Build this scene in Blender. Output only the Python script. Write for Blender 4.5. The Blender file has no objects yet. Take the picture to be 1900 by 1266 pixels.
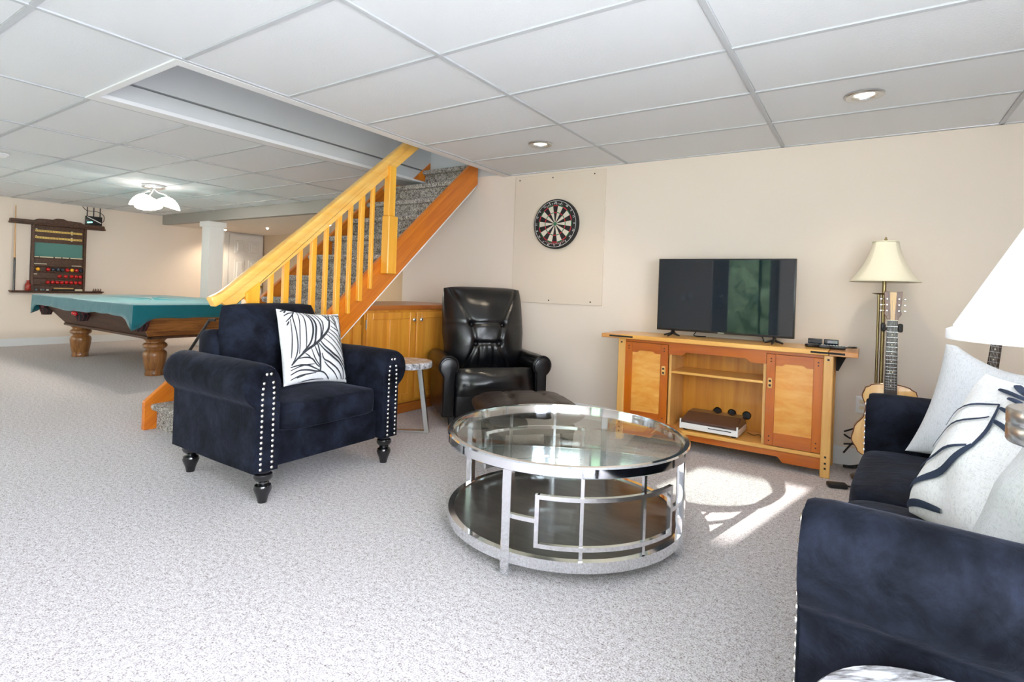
import bpy, bmesh, math, random
from math import sin, cos, pi, radians as R, sqrt, atan2
from mathutils import Vector, Matrix, Euler, noise

random.seed(7)
SC = bpy.context.scene
COL = SC.collection

# ---------------------------------------------------------------- camera
CAM_F, CAM_YAW, CAM_ROLL, CAM_CY, CAM_H = 997.67, 0.5852, 0.0355, 537.2, 1.1401
cd = bpy.data.cameras.new('camera')
cam = bpy.data.objects.new('camera', cd); COL.objects.link(cam)
cd.sensor_width = 36.0
cd.lens = 36.0 * CAM_F / 1900.0
cd.shift_y = (CAM_CY - 633.0) / 1900.0
cd.clip_start = 0.05
cam.matrix_world = Matrix.Translation((0, 0, CAM_H)) @ Matrix.Rotation(CAM_YAW, 4, 'Z') @ Matrix.Rotation(R(90), 4, 'X') @ Matrix.Rotation(CAM_ROLL, 4, 'Z')
SC.camera = cam

# ---------------------------------------------------------------- light
SC.view_settings.view_transform = 'Standard'
SC.view_settings.look = 'None'
SC.view_settings.gamma = 1.0
SC.view_settings.use_curve_mapping = False
SC.view_settings.exposure = 0.45
SC.cycles.caustics_reflective = False; SC.cycles.caustics_refractive = False

W = bpy.data.worlds.new('sky'); SC.world = W; W.use_nodes = True
bg = W.node_tree.nodes['Background']
bg.inputs[0].default_value = (0.82, 0.88, 1.0, 1); bg.inputs[1].default_value = 13.0

def light(name, kind, loc, rot, power, color=(1, 1, 1), size=None, size_y=None, **kw):
    l = bpy.data.lights.new(name, kind); l.energy = power; l.color = color
    if kind == 'AREA':
        l.shape = 'RECTANGLE'; l.size = size; l.size_y = size_y
    elif size is not None:
        if kind == 'SUN': l.angle = size
        else: l.shadow_soft_size = size
    for k, v in kw.items(): setattr(l, k, v)
    o = bpy.data.objects.new(name, l); COL.objects.link(o); o.location = loc; o.rotation_euler = rot
    return o
# sun shining in through the glazed garden door behind the camera
sd = Vector((0.97, 4.45, -1.72)).normalized()
light('sun', 'SUN', (-1.8, -8, 6), sd.to_track_quat('-Z', 'Y').to_euler(), 14.0, (1.0, 0.95, 0.88), R(0.6))
# area lamps added inside the unseen windows, boosting the sky's daylight
DAY = (0.92, 0.94, 1.0)
light('window_fill', 'AREA', (0.35, -1.10, 1.15), (R(90), 0, 0), 40, DAY, 1.7, 1.8)
light('window_fill', 'AREA', (1.50, 0.10, 1.20), (R(90), 0, R(90)), 60, DAY, 1.9, 1.7)
light('window_fill', 'AREA', (-4.6, -1.10, 1.25), (R(90), 0, 0), 8, DAY, 1.8, 1.5)
light('window_fill', 'AREA', (-9.3, -1.10, 1.25), (R(90), 0, 0), 20, (1.0, 0.94, 0.86), 1.4, 1.5)
light('stairwell_fill', 'AREA', (-3.6, 2.6, 4.4), (0, 0, 0), 7, (0.9, 0.95, 1.0), 0.8, 2.0)  # unseen lamp added below the well cap to brighten the stairwell

# ---------------------------------------------------------------- materials
def mat(name, color=(.5, .5, .5), rough=.5, metal=0., spec=.5, emit=None, estr=0., coat=0., sheen=0., sheen_tint=None):
    m = bpy.data.materials.new(name); m.use_nodes = True
    b = m.node_tree.nodes['Principled BSDF']
    b.inputs['Base Color'].default_value = (*color, 1); b.inputs['Roughness'].default_value = rough
    b.inputs['Metallic'].default_value = metal; b.inputs['Specular IOR Level'].default_value = spec
    b.inputs['Coat Weight'].default_value = coat
    b.inputs['Sheen Weight'].default_value = sheen
    if sheen_tint: b.inputs['Sheen Tint'].default_value = (*sheen_tint, 1)
    if emit:
        b.inputs['Emission Color'].default_value = (*emit, 1); b.inputs['Emission Strength'].default_value = estr
    return m
def nodes(m): return m.node_tree.nodes, m.node_tree.links, m.node_tree.nodes['Principled BSDF']
def texmap(m, scale=(1, 1, 1), coord='Object'):
    N, L, b = nodes(m)
    tc = N.new('ShaderNodeTexCoord'); mp = N.new('ShaderNodeMapping')
    mp.inputs['Scale'].default_value = scale
    L.new(tc.outputs[coord], mp.inputs['Vector']); return mp.outputs[0]
def ramp(m, fac, stops):
    N, L, b = nodes(m); r = N.new('ShaderNodeValToRGB'); e = r.color_ramp.elements
    e[0].position, e[0].color = stops[0][0], (*stops[0][1], 1)
    e[1].position, e[1].color = stops[-1][0], (*stops[-1][1], 1)
    for p, c in stops[1:-1]:
        n = e.new(p); n.color = (*c, 1)
    L.new(fac, r.inputs[0]); return r.outputs[0]
def noise_tex(m, vec, scale=5, detail=4, rough=.5, dist=0.):
    N, L, b = nodes(m); n = N.new('ShaderNodeTexNoise')
    n.inputs['Scale'].default_value = scale; n.inputs['Detail'].default_value = detail
    n.inputs['Roughness'].default_value = rough; n.inputs['Distortion'].default_value = dist
    L.new(vec, n.inputs['Vector']); return n.outputs[0]
def bump(m, h, strength=.2, dist=.01):
    N, L, b = nodes(m); k = N.new('ShaderNodeBump')
    k.inputs['Strength'].default_value = strength; k.inputs['Distance'].default_value = dist
    L.new(h, k.inputs['Height']); L.new(k.outputs[0], b.inputs['Normal'])
def tint(m, out): nodes(m)[1].new(out, nodes(m)[2].inputs['Base Color'])

def wood(name, c1, c2, axis='x', scale=9, rough=.35, coat=.2, knots=None, stretch=.07):
    m = mat(name, c1, rough, coat=coat)
    s = {'x': (stretch, 1, 1), 'y': (1, stretch, 1), 'z': (1, 1, stretch)}[axis]
    v = texmap(m, s)
    n = noise_tex(m, v, scale * 2.2, 5, .62, .6)
    mid = tuple((a + b) / 2 for a, b in zip(c1, c2))
    c = ramp(m, n, [(.3, c2), (.48, mid), (.66, c1)])
    if knots:
        N, L, b = nodes(m)
        vo = N.new('ShaderNodeTexVoronoi'); vo.inputs['Scale'].default_value = knots; L.new(texmap(m, (.55, 1, 1) if axis == 'x' else (1, 1, .55)), vo.inputs['Vector'])
        k = ramp(m, vo.outputs['Distance'], [(.03, (0, 0, 0)), (.09, (1, 1, 1))])
        mx = N.new('ShaderNodeMix'); mx.data_type = 'RGBA'
        L.new(k, mx.inputs[0]); mx.inputs[6].default_value = (c2[0] * .25, c2[1] * .2, c2[2] * .2, 1); L.new(c, mx.inputs[7])
        c = mx.outputs[2]
    tint(m, c); bump(m, n, .06, .004)
    return m

M = {}
# carpet: speckled short pile
def carpet(name, cols, scale=170):
    m = mat(name, cols[1], .95, spec=.1, sheen=.15)
    v = texmap(m)
    n = noise_tex(m, v, scale, 3, .7); n2 = noise_tex(m, v, scale * .3, 3, .65)
    N, L, b = nodes(m)
    ad = N.new('ShaderNodeMath'); ad.operation = 'MULTIPLY_ADD'; L.new(n2, ad.inputs[0]); ad.inputs[1].default_value = .45; L.new(n, ad.inputs[2])
    tint(m, ramp(m, ad.outputs[0], [(.52, cols[0]), (.62, cols[1]), (.72, cols[2]), (.84, cols[3])]))
    bump(m, ad.outputs[0], .8, .012)
    return m
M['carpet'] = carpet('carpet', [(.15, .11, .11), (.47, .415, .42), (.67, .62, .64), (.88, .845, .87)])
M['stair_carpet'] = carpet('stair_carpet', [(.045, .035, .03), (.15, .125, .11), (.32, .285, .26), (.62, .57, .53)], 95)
def paint(name, c, s=60, b=.05):
    m = mat(name, c, .75, spec=.25); bump(m, noise_tex(m, texmap(m), s, 4), b, .004); return m
M['wall'] = paint('wall_paint', (.81, .715, .63))
M['panel'] = paint('board_paint', (.755, .655, .555))
M['white'] = paint('white_paint', (.82, .83, .85), 30, .02)
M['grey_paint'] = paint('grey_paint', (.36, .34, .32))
M['hall_ceiling'] = paint('hall_ceiling_paint', (.72, .66, .60))
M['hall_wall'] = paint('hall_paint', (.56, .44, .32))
M['tile'] = mat('ceiling_tile', (.78, .80, .83), .9, spec=.1)
bump(M['tile'], noise_tex(M['tile'], texmap(M['tile']), 110, 3, .7), .35, .006)
M['grid'] = mat('grid_metal', (.55, .57, .60), .7, spec=.2)
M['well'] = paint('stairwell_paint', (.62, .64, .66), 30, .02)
M['dark'] = mat('dark_gap', (.02, .02, .02), .9)
M['black_plastic'] = mat('black_plastic', (.012, .012, .014), .35)
M['black_rubber'] = mat('black_rubber', (.015, .015, .016), .7)
M['black_gloss'] = mat('black_lacquer', (.006, .006, .008), .12, coat=.6)
M['screen'] = mat('screen_glass', (.003, .010, .018), .03, spec=.55)
M['chrome'] = mat('chrome', (.86, .88, .91), .07, 1.)
M['brushed'] = mat('brushed_steel', (.62, .63, .64), .28, 1.)
M['nickel'] = mat('nail_nickel', (.9, .87, .83), .2, 1.)
M['brass'] = mat('antique_brass', (.30, .235, .12), .3, 1.)
M['white_plastic'] = mat('white_plastic', (.85, .86, .88), .35)
M['ivory'] = mat('ivory_plastic', (.75, .68, .5), .4)
M['red_gloss'] = mat('red_phenolic', (.55, .01, .012), .12, coat=.5)
M['black_ball'] = mat('dark_phenolic', (.02, .035, .06), .12, coat=.5)
M['yellow_ball'] = mat('yellow_phenolic', (.85, .42, .02), .12, coat=.5)
M['white_ball'] = mat('cue_ball_phenolic', (.85, .78, .6), .12, coat=.5)
M['red_glass'] = mat('red_ceramic', (.33, .03, .02), .25)
M['slot'] = mat('scoring_strip', (.85, .62, .16), .5)
M['felt'] = mat('green_board', (.10, .24, .22), .9)
# woods
M['oak'] = wood('oak_dark_shaded', (.105, .04, .018), (.028, .012, .007), 'x', 16, .5, .0)  # dark oak; on the pool table's sides the shade is put into this tone
M['oak_end'] = wood('oak_golden_lit', (.50, .20, .045), (.12, .035, .008), 'y', 14, .3)  # lit copy of the pool table oak, brightness put into the tone
M['oak_leg'] = wood('oak_turned', (.40, .17, .05), (.12, .045, .013), 'z', 14, .28, .4)
M['rail'] = wood('rail_pine', (.98, .62, .17), (.90, .45, .07), 'y', 6, .35)
M['baluster'] = wood('baluster_pine', (.98, .52, .05), (.88, .36, .02), 'z', 6, .35)
M['stringer'] = wood('stringer_pine', (.80, .25, .015), (.55, .12, .006), 'x', 7, .35, .2, knots=2.3)
M['cab'] = wood('cabinet_pine', (.76, .34, .04), (.56, .19, .015), 'z', 7, .35)
M['cab_dark'] = wood('cabinet_edge', (.50, .16, .025), (.33, .08, .01), 'y', 7, .35)
M['maple'] = wood('maple_light', (.88, .50, .13), (.72, .33, .06), 'x', 7, .3)
M['maple_z'] = wood('maple_post', (.85, .50, .16), (.70, .35, .09), 'z', 7, .3)
M['figured'] = wood('figured_maple', (.90, .46, .10), (.74, .27, .025), 'x', 8, .25, .3, stretch=.3)
M['cherry'] = wood('cherry', (.60, .155, .004), (.42, .08, .003), 'x', 6, .3)
M['cherry_z'] = wood('cherry_stile', (.60, .155, .004), (.42, .08, .003), 'z', 6, .3)
M['cherry_light'] = wood('cherry_light', (.74, .36, .12), (.58, .22, .05), 'x', 6, .3)
M['spruce'] = wood('spruce_top', (.86, .52, .21), (.74, .40, .13), 'z', 12, .25, .4)
M['amber_top'] = wood('amber_top', (.62, .25, .06), (.45, .15, .03), 'z', 12, .25, .4)
M['mahogany'] = wood('mahogany', (.20, .065, .025), (.09, .025, .01), 'z', 12, .3)
M['rosewood'] = wood('fretboard', (.05, .028, .022), (.018, .01, .008), 'z', 14, .4)
M['neck_maple'] = wood('neck_maple', (.83, .53, .22), (.7, .4, .13), 'z', 10, .3)
M['cue'] = wood('cue_maple', (.62, .36, .16), (.5, .26, .1), 'z', 10, .25)
# cloth
def velvet(name, base, lo):
    m = mat(name, base, .8, spec=.12, sheen=.09, sheen_tint=(.5, .55, .75))
    N, L, b = nodes(m); b.inputs['Sheen Roughness'].default_value = .35
    v = texmap(m)
    n = noise_tex(m, v, 6.5, 8, .68, .35)
    tint(m, ramp(m, n, [(.38, lo), (.50, base), (.64, tuple(c * 2.2 for c in base))]))
    bump(m, noise_tex(m, v, 14, 4, .6, .6), .35, .012)
    return m
M['velvet'] = velvet('navy_velvet', (.0068, .0085, .0155), (.0018, .0024, .0055))
M['leather'] = mat('black_leather', (.003, .0037, .0055), .30, spec=.58)
_v = texmap(M['leather']); bump(M['leather'], noise_tex(M['leather'], _v, 28, 5, .6), .14, .006)
M['leather_brown'] = mat('dark_leather', (.022, .014, .013), .4, spec=.5)
_v = texmap(M['leather_brown']); bump(M['leather_brown'], noise_tex(M['leather_brown'], _v, 26, 5, .6), .3, .008)
M['piping'] = mat('piping', (.005, .005, .006), .4)
def weave(name, c, s=260, b=.25):
    m = mat(name, c, .9, spec=.15, sheen=.2); v = texmap(m)
    N, L, bb = nodes(m)
    w1 = noise_tex(m, texmap(m, (1, 8, 8)), s * .25, 2); w2 = noise_tex(m, texmap(m, (8, 1, 1)), s * .25, 2)
    ad = N.new('ShaderNodeMath'); ad.operation = 'ADD'; L.new(w1, ad.inputs[0]); L.new(w2, ad.inputs[1])
    tint(m, ramp(m, ad.outputs[0], [(.75, tuple(x * .86 for x in c)), (1.15, tuple(min(1, x * 1.08) for x in c))]))
    bump(m, ad.outputs[0], b, .004); return m
M['linen_grey'] = weave('grey_linen', (.60, .61, .64))
M['linen_pale'] = weave('pale_linen', (.66, .67, .68))
M['cotton'] = weave('white_cotton', (.86, .86, .87), 260, .12)
M['thread'] = mat('charcoal_yarn', (.055, .058, .068), .95, spec=.1)
M['thread_blue'] = mat('navy_yarn', (.045, .06, .10), .95, spec=.1)
M['teal'] = mat('teal_cover', (.003, .15, .19), .75, spec=.2, sheen=.45)
bump(M['teal'], noise_tex(M['teal'], texmap(M['teal']), 5, 3), .25, .03)
M['maroon'] = mat('maroon_leather', (.10, .015, .02), .5)
M['shade'] = mat('cream_silk', (.80, .76, .62), .85, spec=.15, sheen=.2)
M['shade_white'] = mat('white_shade', (.90, .90, .90), .85, spec=.15)
for k in ('shade', 'shade_white'):
    nodes(M[k])[2].inputs['Subsurface Weight'].default_value = .0
M['lamp_glow'] = mat('lit_glass', (.95, .93, .88), .4, emit=(1., .95, .86), estr=2.6)
M['pot_glow'] = mat('lit_lens', (.95, .9, .8), .4, emit=(1., .86, .62), estr=9.)
M['spot_glow'] = mat('lit_spot', (.95, .9, .8), .4, emit=(1., .82, .6), estr=22.)
M['led'] = mat('green_led', (.1, .5, .4), .4, emit=(.25, 1., .75), estr=2.5)
# resin / petrified slab
M['slab'] = mat('streaked_slab', (.6, .6, .6), .25, coat=.3)
_n = noise_tex(M['slab'], texmap(M['slab'], (1.2, 6, 3)), 7, 6, .65, 1.6)
tint(M['slab'], ramp(M['slab'], _n, [(.34, (.10, .09, .09)), (.46, (.34, .33, .34)), (.56, (.62, .63, .66)), (.7, (.9, .9, .92))]))
M['tray'] = mat('tray_wood', (.022, .019, .018), .28, coat=.15)
_n = noise_tex(M['tray'], texmap(M['tray'], (1, 5, 1)), 5, 5, .6, .5)
tint(M['tray'], ramp(M['tray'], _n, [(.35, (.012, .011, .011)), (.7, (.045, .04, .038))]))
def glass(name, tintc=(.93, .98, .96), ior=1.45, strength=1.):
    m = bpy.data.materials.new(name); m.use_nodes = True; N = m.node_tree.nodes; L = m.node_tree.links; N.clear()
    o = N.new('ShaderNodeOutputMaterial'); t = N.new('ShaderNodeBsdfTransparent'); g = N.new('ShaderNodeBsdfGlossy'); f = N.new('ShaderNodeLayerWeight'); pw_ = N.new('ShaderNodeMath'); ml = N.new('ShaderNodeMath'); mx = N.new('ShaderNodeMixShader')
    t.inputs[0].default_value = (*tintc, 1); g.inputs['Roughness'].default_value = .02
    pw_.operation = 'POWER'; pw_.inputs[1].default_value = 5.; ml.operation = 'MULTIPLY_ADD'; ml.inputs[1].default_value = .9; ml.inputs[2].default_value = .035
    L.new(f.outputs['Facing'], pw_.inputs[0]); L.new(pw_.outputs[0], ml.inputs[0]); L.new(ml.outputs[0], mx.inputs[0]); L.new(t.outputs[0], mx.inputs[1]); L.new(g.outputs[0], mx.inputs[2]); L.new(mx.outputs[0], o.inputs[0])
    return m
M['glass'] = glass('clear_glass')
M['window_glass'] = glass('window_glass', (.97, .98, .98))
M['smoke_lid'] = mat('smoked_lid', (.10, .055, .045), .08, spec=.6)
M['lawn'] = mat('lawn', (.10, .22, .03), .9)
tint(M['lawn'], ramp(M['lawn'], noise_tex(M['lawn'], texmap(M['lawn']), 6, 5), [(.35, (.13, .18, .07)), (.7, (.30, .36, .15))]))
M['foliage'] = mat('foliage', (.05, .13, .03), .8)
tint(M['foliage'], ramp(M['foliage'], noise_tex(M['foliage'], texmap(M['foliage']), 4, 6, .7), [(.35, (.06, .11, .05)), (.7, (.34, .46, .26))]))
M['bark'] = mat('bark', (.07, .05, .035), .9)

# ---------------------------------------------------------------- geometry helpers: a shape is (verts, faces)
def xf(s, m): return [m @ Vector(v) for v in s[0]], s[1]
def at(s, loc=(0, 0, 0), rot=(0, 0, 0), sc=(1, 1, 1)):
    return xf(s, Matrix.Translation(loc) @ Euler(rot).to_matrix().to_4x4() @ Matrix.Diagonal((*sc, 1)))
def join(*ss):
    V, F = [], []
    for s in ss:
        o = len(V); V += list(s[0]); F += [[i + o for i in f] for f in s[1]]
    return V, F
def from_bm(bm):
    bm.verts.index_update(); r = ([v.co.copy() for v in bm.verts], [[v.index for v in f.verts] for f in bm.faces]); bm.free(); return r
def box(c, s, b=0., seg=2):
    V = [(c[0] + x * s[0] / 2, c[1] + y * s[1] / 2, c[2] + z * s[2] / 2) for x in (-1, 1) for y in (-1, 1) for z in (-1, 1)]
    F = [(0, 1, 3, 2), (4, 6, 7, 5), (0, 4, 5, 1), (2, 3, 7, 6), (0, 2, 6, 4), (1, 5, 7, 3)]
    return bev((V, F), b, seg) if b else (V, F)
def bb(x0, x1, y0, y1, z0, z1, b=0., seg=2): return box(((x0 + x1) / 2, (y0 + y1) / 2, (z0 + z1) / 2), (abs(x1 - x0), abs(y1 - y0), abs(z1 - z0)), b, seg)
def bev(s, b, seg=2, ang=30):
    bm = bmesh.new(); vs = [bm.verts.new(v) for v in s[0]]
    for f in s[1]: bm.faces.new([vs[i] for i in f])
    bm.normal_update()
    es = [e for e in bm.edges if len(e.link_faces) == 2 and e.calc_face_angle(0) > R(ang)]
    bmesh.ops.bevel(bm, geom=es, offset=b, segments=seg, profile=.5, affect='EDGES', clamp_overlap=True)
    return from_bm(bm)
def lathe(prof, n=24, ang=2 * pi, cap=True):
    V, F = [], []; m = len(prof)
    for i in range(n):
        a = 2 * pi * i / n
        for r, z in prof: V.append((r * cos(a), r * sin(a), z))
    for i in range(n):
        j = (i + 1) % n
        for k in range(m - 1): F.append((i * m + k, j * m + k, j * m + k + 1, i * m + k + 1))
    if cap:
        if prof[0][0] > 1e-6: F.append([i * m for i in range(n)][::-1])
        if prof[-1][0] > 1e-6: F.append([i * m + m - 1 for i in range(n)])
    return V, F
def cyl(a, b, r, n=14, r2=None):
    a, b = Vector(a), Vector(b); d = b - a
    q = d.to_track_quat('Z', 'Y').to_matrix().to_4x4()
    return xf(lathe([(r, 0), (r if r2 is None else r2, d.length)], n), Matrix.Translation(a) @ q)
def ball(c, r, n=14, m=9, sz=1.):
    pr = [(max(r * sin(pi * k / m), 1e-7), -r * sz * cos(pi * k / m)) for k in range(m + 1)]
    return at(lathe(pr, n, cap=False), c)
def tube(pts, r, n=8, closed=False):
    P = [Vector(p) for p in pts]; V, F = [], []; m = len(P)
    up = Vector((0, 0, 1)); prev = None
    for i, p in enumerate(P):
        a = P[(i - 1) % m] if (closed or i > 0) else p; b = P[(i + 1) % m] if (closed or i < m - 1) else p
        t = (b - a).normalized()
        x = (prev - t * prev.dot(t)) if prev is not None else t.cross(up if abs(t.z) < .9 else Vector((1, 0, 0)))
        x.normalize(); prev = x; y = t.cross(x)
        rr = r[i] if isinstance(r, (list, tuple)) else r
        for k in range(n):
            g = 2 * pi * k / n; V.append(p + (x * cos(g) + y * sin(g)) * rr)
    for i in range(m if closed else m - 1):
        j = (i + 1) % m
        for k in range(n): F.append((i * n + k, i * n + (k + 1) % n, j * n + (k + 1) % n, j * n + k))
    if not closed:
        F.append(list(range(n))[::-1]); F.append([(m - 1) * n + k for k in range(n)])
    return V, F
def smooth_path(pts, k=6):
    P = [Vector(p) for p in pts]; out = []
    for i in range(len(P) - 1):
        a, b, c, d = P[max(i - 1, 0)], P[i], P[i + 1], P[min(i + 2, len(P) - 1)]
        for j in range(k):
            t = j / k
            out.append(.5 * ((2 * b) + (c - a) * t + (2 * a - 5 * b + 4 * c - d) * t * t + (3 * b - a - 3 * c + d) * t ** 3))
    return out + [P[-1]]
def prism(poly, a, b, axis='y', bv=0., seg=2):
    """poly in the plane across axis, in (x,z) for y, (y,z) for x, (x,y) for z; extruded from a to b"""
    f = {'y': lambda p, t: (p[0], t, p[1]), 'x': lambda p, t: (t, p[0], p[1]), 'z': lambda p, t: (p[0], p[1], t)}[axis]
    n = len(poly); V = [f(p, a) for p in poly] + [f(p, b) for p in poly]
    F = [list(range(n))[::-1], list(range(n, 2 * n))] + [(i, (i + 1) % n, n + (i + 1) % n, n + i) for i in range(n)]
    bm = bmesh.new(); vs = [bm.verts.new(v) for v in V]
    for q in F: bm.faces.new([vs[i] for i in q])
    bmesh.ops.recalc_face_normals(bm, faces=bm.faces)
    s = from_bm(bm)
    return bev(s, bv, seg) if bv else s
def gridshape(fn, nu, nv, closed_u=False):
    V = [fn(i / (nu if closed_u else nu - 1), j / (nv - 1)) for i in range(nu) for j in range(nv)]; F = []
    for i in range(nu if closed_u else nu - 1):
        k = (i + 1) % nu
        for j in range(nv - 1): F.append((i * nv + j, k * nv + j, k * nv + j + 1, i * nv + j + 1))
    return V, F
def segdist(px, py, a, b):
    dx, dy = b[0] - a[0], b[1] - a[1]; t = max(0, min(1, ((px - a[0]) * dx + (py - a[1]) * dy) / (dx * dx + dy * dy + 1e-9)))
    return sqrt((px - a[0] - t * dx) ** 2 + (py - a[1] - t * dy) ** 2)
def puff(w, h, t, back=.3, pits=(), creases=(), n=26, e=3.2, wf=None, bulge=.35, wob=0., seed=0, cr=.022, pr=.05):
    """upholstered pad in the x-z plane (x across, z up from 0), front towards -y. pits/creases in u,v of -1..1."""
    def hh(u, v):
        k = max(0., 1 - abs(u) ** e) ** .5 * max(0., 1 - abs(v) ** e) ** .5
        d = t * (k * (1 - bulge) + k * (1 - u * u) * (1 - v * v) * bulge)
        for pu, pv, dep in pits: d -= dep * math.exp(-(((u - pu) * w / 2) ** 2 + ((v - pv) * h / 2) ** 2) / (pr * pr))
        for a, b, dep in creases: d -= dep * math.exp(-(segdist(u * w / 2, v * h / 2, (a[0] * w / 2, a[1] * h / 2), (b[0] * w / 2, b[1] * h / 2)) / cr) ** 2) * min(1, k * 1.5)
        if wob: d += wob * k * noise.noise(Vector((u * 2.2 + seed, v * 2.2, seed * 1.7)))
        return d
    def X(u, v):
        ww = w / 2 * (wf(v) if wf else 1)
        return u * ww * (1 - .03 * (1 - abs(v)) * 0)
    def rnd(u, v):   # rounded corners
        return u * sqrt(max(0, 1 - .09 * v ** 4)), v * sqrt(max(0, 1 - .09 * u ** 4))
    def fr(a, b):
        u, v = sin((2 * a - 1) * pi / 2), sin((2 * b - 1) * pi / 2); ru, rv = rnd(u, v)
        return (X(ru, rv), -hh(u, v), h / 2 * (rv + 1))
    def bk(a, b):
        u, v = sin((2 * a - 1) * pi / 2), sin((2 * b - 1) * pi / 2); ru, rv = rnd(u, v)
        k = max(0., 1 - abs(u) ** e) ** .5 * max(0., 1 - abs(v) ** e) ** .5
        return (X(-ru, rv), back * t * k, h / 2 * (rv + 1))
    return join(gridshape(lambda a, b: fr(b, a), n, n), gridshape(lambda a, b: bk(b, a), n, n))
class Pillow:
    def __init__(s, w, h, t, pinch=.10, seed=0, wob=.012, dent=0., taper=0.):
        s.taper = taper
        s.w, s.h, s.t, s.pinch, s.seed, s.wob, s.dent = w, h, t, pinch, seed, wob, dent
    def p(s, u, v, side=1, off=0.):
        x = s.w / 2 * u * (1 - s.pinch * (1 - v * v) * u * u); z = s.h / 2 * v * (1 - s.pinch * (1 - u * u) * v * v)
        x *= 1 - s.taper * v
        if v > 0: z -= s.dent * max(0, 1 - (u * 1.15) ** 2) * v ** 2
        k = max(0., (1 - u * u) * (1 - v * v)) ** .42
        y = -side * (s.t / 2 * k + off) + side * s.wob * k * noise.noise(Vector((u * 1.8 + s.seed, v * 1.8, s.seed)))
        return Vector((x, y, z + s.h / 2))
    def shape(s, n=44):
        f = lambda sd: gridshape(lambda a, b: s.p(sin((2 * a - 1) * pi / 2), sin((2 * b - 1) * pi / 2), sd), n, n)
        A = f(1); B = f(-1)
        return join((A[0], A[1]), (B[0], [q[::-1] for q in B[1]]))
    def ribbon(s, pts, wd, off=.0055):
        P = smooth_path([(a, b, 0) for a, b in pts], 6); V, F = [], []
        for i, q in enumerate(P):
            d = (P[min(i + 1, len(P) - 1)] - P[max(i - 1, 0)]); d.normalize(); nx, ny = -d.y, d.x
            k = wd * (.55 + .45 * sin(pi * (i + .5) / len(P)))
            cl = lambda x: max(-.985, min(.985, x))
            for sg in (-1, 0, 1):
                V.append(s.p(cl(q.x + nx * k / 2 * sg), cl(q.y + ny * k / 2 * sg), 1, off + (.0012 if sg == 0 else 0)))
        for i in range(len(P) - 1):
            for j in range(2): F.append((i * 3 + j, i * 3 + j + 1, i * 3 + j + 4, i * 3 + j + 3))
        return V, F

# ---------------------------------------------------------------- object helpers
def part(name, s, m, parent=None, loc=(0, 0, 0), rot=(0, 0, 0), flat=False, ang=38, label=None, kind=None):
    me = bpy.data.meshes.new(name); me.from_pydata([tuple(v) for v in s[0]], [], [list(f) for f in s[1]])
    bm = bmesh.new(); bm.from_mesh(me); bmesh.ops.recalc_face_normals(bm, faces=bm.faces); bm.to_mesh(me); bm.free()
    me.materials.append(M[m] if isinstance(m, str) else m)
    if not flat:
        me.shade_smooth(); me.set_sharp_from_angle(angle=R(ang))
    o = bpy.data.objects.new(name, me); COL.objects.link(o); o.location = loc; o.rotation_euler = rot
    if parent: o.parent = parent
    if label: o['label'] = label
    if kind: o['kind'] = kind
    return o
def same(o, name, parent, loc, rot=None, sc=None):
    c = o.copy(); COL.objects.link(c); c.parent = parent; c.location = loc; c.name = name
    if rot is not None: c.rotation_euler = rot
    if sc is not None: c.scale = sc
    return c
def tag(o, label, cat, group=None):
    o['label'] = label; o['category'] = cat
    if group: o['group'] = group
    return o
def thing(name, label, cat, loc=(0, 0, 0), rz=0., group=None, rot=None):
    o = bpy.data.objects.new(name, None); o.empty_display_size = .1; COL.objects.link(o)
    o.location = loc; o.rotation_euler = rot if rot else (0, 0, rz)
    return tag(o, label, cat, group)
def struct(name, s, m, parent=None, **k):
    o = part(name, s, m, parent, **k)
    if parent is None: o['kind'] = 'structure'
    return o
def copy_tree(o, parent=None):
    c = o.copy(); COL.objects.link(c); c.parent = parent
    for ch in list(o.children): copy_tree(ch, c)
    return c
def text(name, s, size, m, parent, mtx, depth=.0006, align='CENTER'):
    cu = bpy.data.curves.new(name, 'FONT'); cu.body = s; cu.size = size; cu.extrude = depth; cu.align_x = align; cu.align_y = 'CENTER'; cu.resolution_u = 2
    t = bpy.data.objects.new(name, cu); COL.objects.link(t)
    bpy.context.view_layer.update()
    me = bpy.data.meshes.new_from_object(t.evaluated_get(bpy.context.evaluated_depsgraph_get()))
    bpy.data.objects.remove(t); bpy.data.curves.remove(cu)
    V = [mtx @ v.co for v in me.vertices]; F = [list(p.vertices) for p in me.polygons]; bpy.data.meshes.remove(me)
    return (V, F) if parent is None else part(name, (V, F), m, parent, flat=True)
# ================================================================ THE ROOM
XL, XR, YF, YW, ZC = -10.9, 1.6, -1.2, 4.44, 2.2725
YB, ZH, YH = 4.69, 2.105, 6.68          # beam face, hall ceiling, hall end wall
struct('floor', bb(XL - .1, XR + .1, YF - .1, YH + .1, -.1, 0), 'carpet', flat=True)
struct('wall_back', bb(-4.45, XR, YW, YW + .12, 0, ZC + .02), 'wall', flat=True)
struct('wall_left', bb(XL - .12, XL, YF, YH, 0, 2.4), 'wall', flat=True)
struct('wall_right', join(bb(XR, XR + .12, YF, -.9, 0, 2.4), bb(XR, XR + .12, 1.1, YW, 0, 2.4), bb(XR, XR + .12, -.9, 1.1, 0, .25), bb(XR, XR + .12, -.9, 1.1, 2.05, 2.4)), 'wall', flat=True)
holes = [(-10.1, -8.5, .5, 2.0), (-5.5, -3.7, .5, 2.0), (-2.24, -1.2, 0, 2.05), (-.5, 1.2, .25, 2.05)]
fw, x = [], XL
for a, b, z0, z1 in holes:
    fw += [bb(x, a, YF - .15, YF, 0, 2.4), bb(a, b, YF - .15, YF, z1, 2.4)]
    if z0 > 0: fw.append(bb(a, b, YF - .15, YF, 0, z0))
    x = b
fw.append(bb(x, XR, YF - .15, YF, 0, 2.4))
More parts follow.
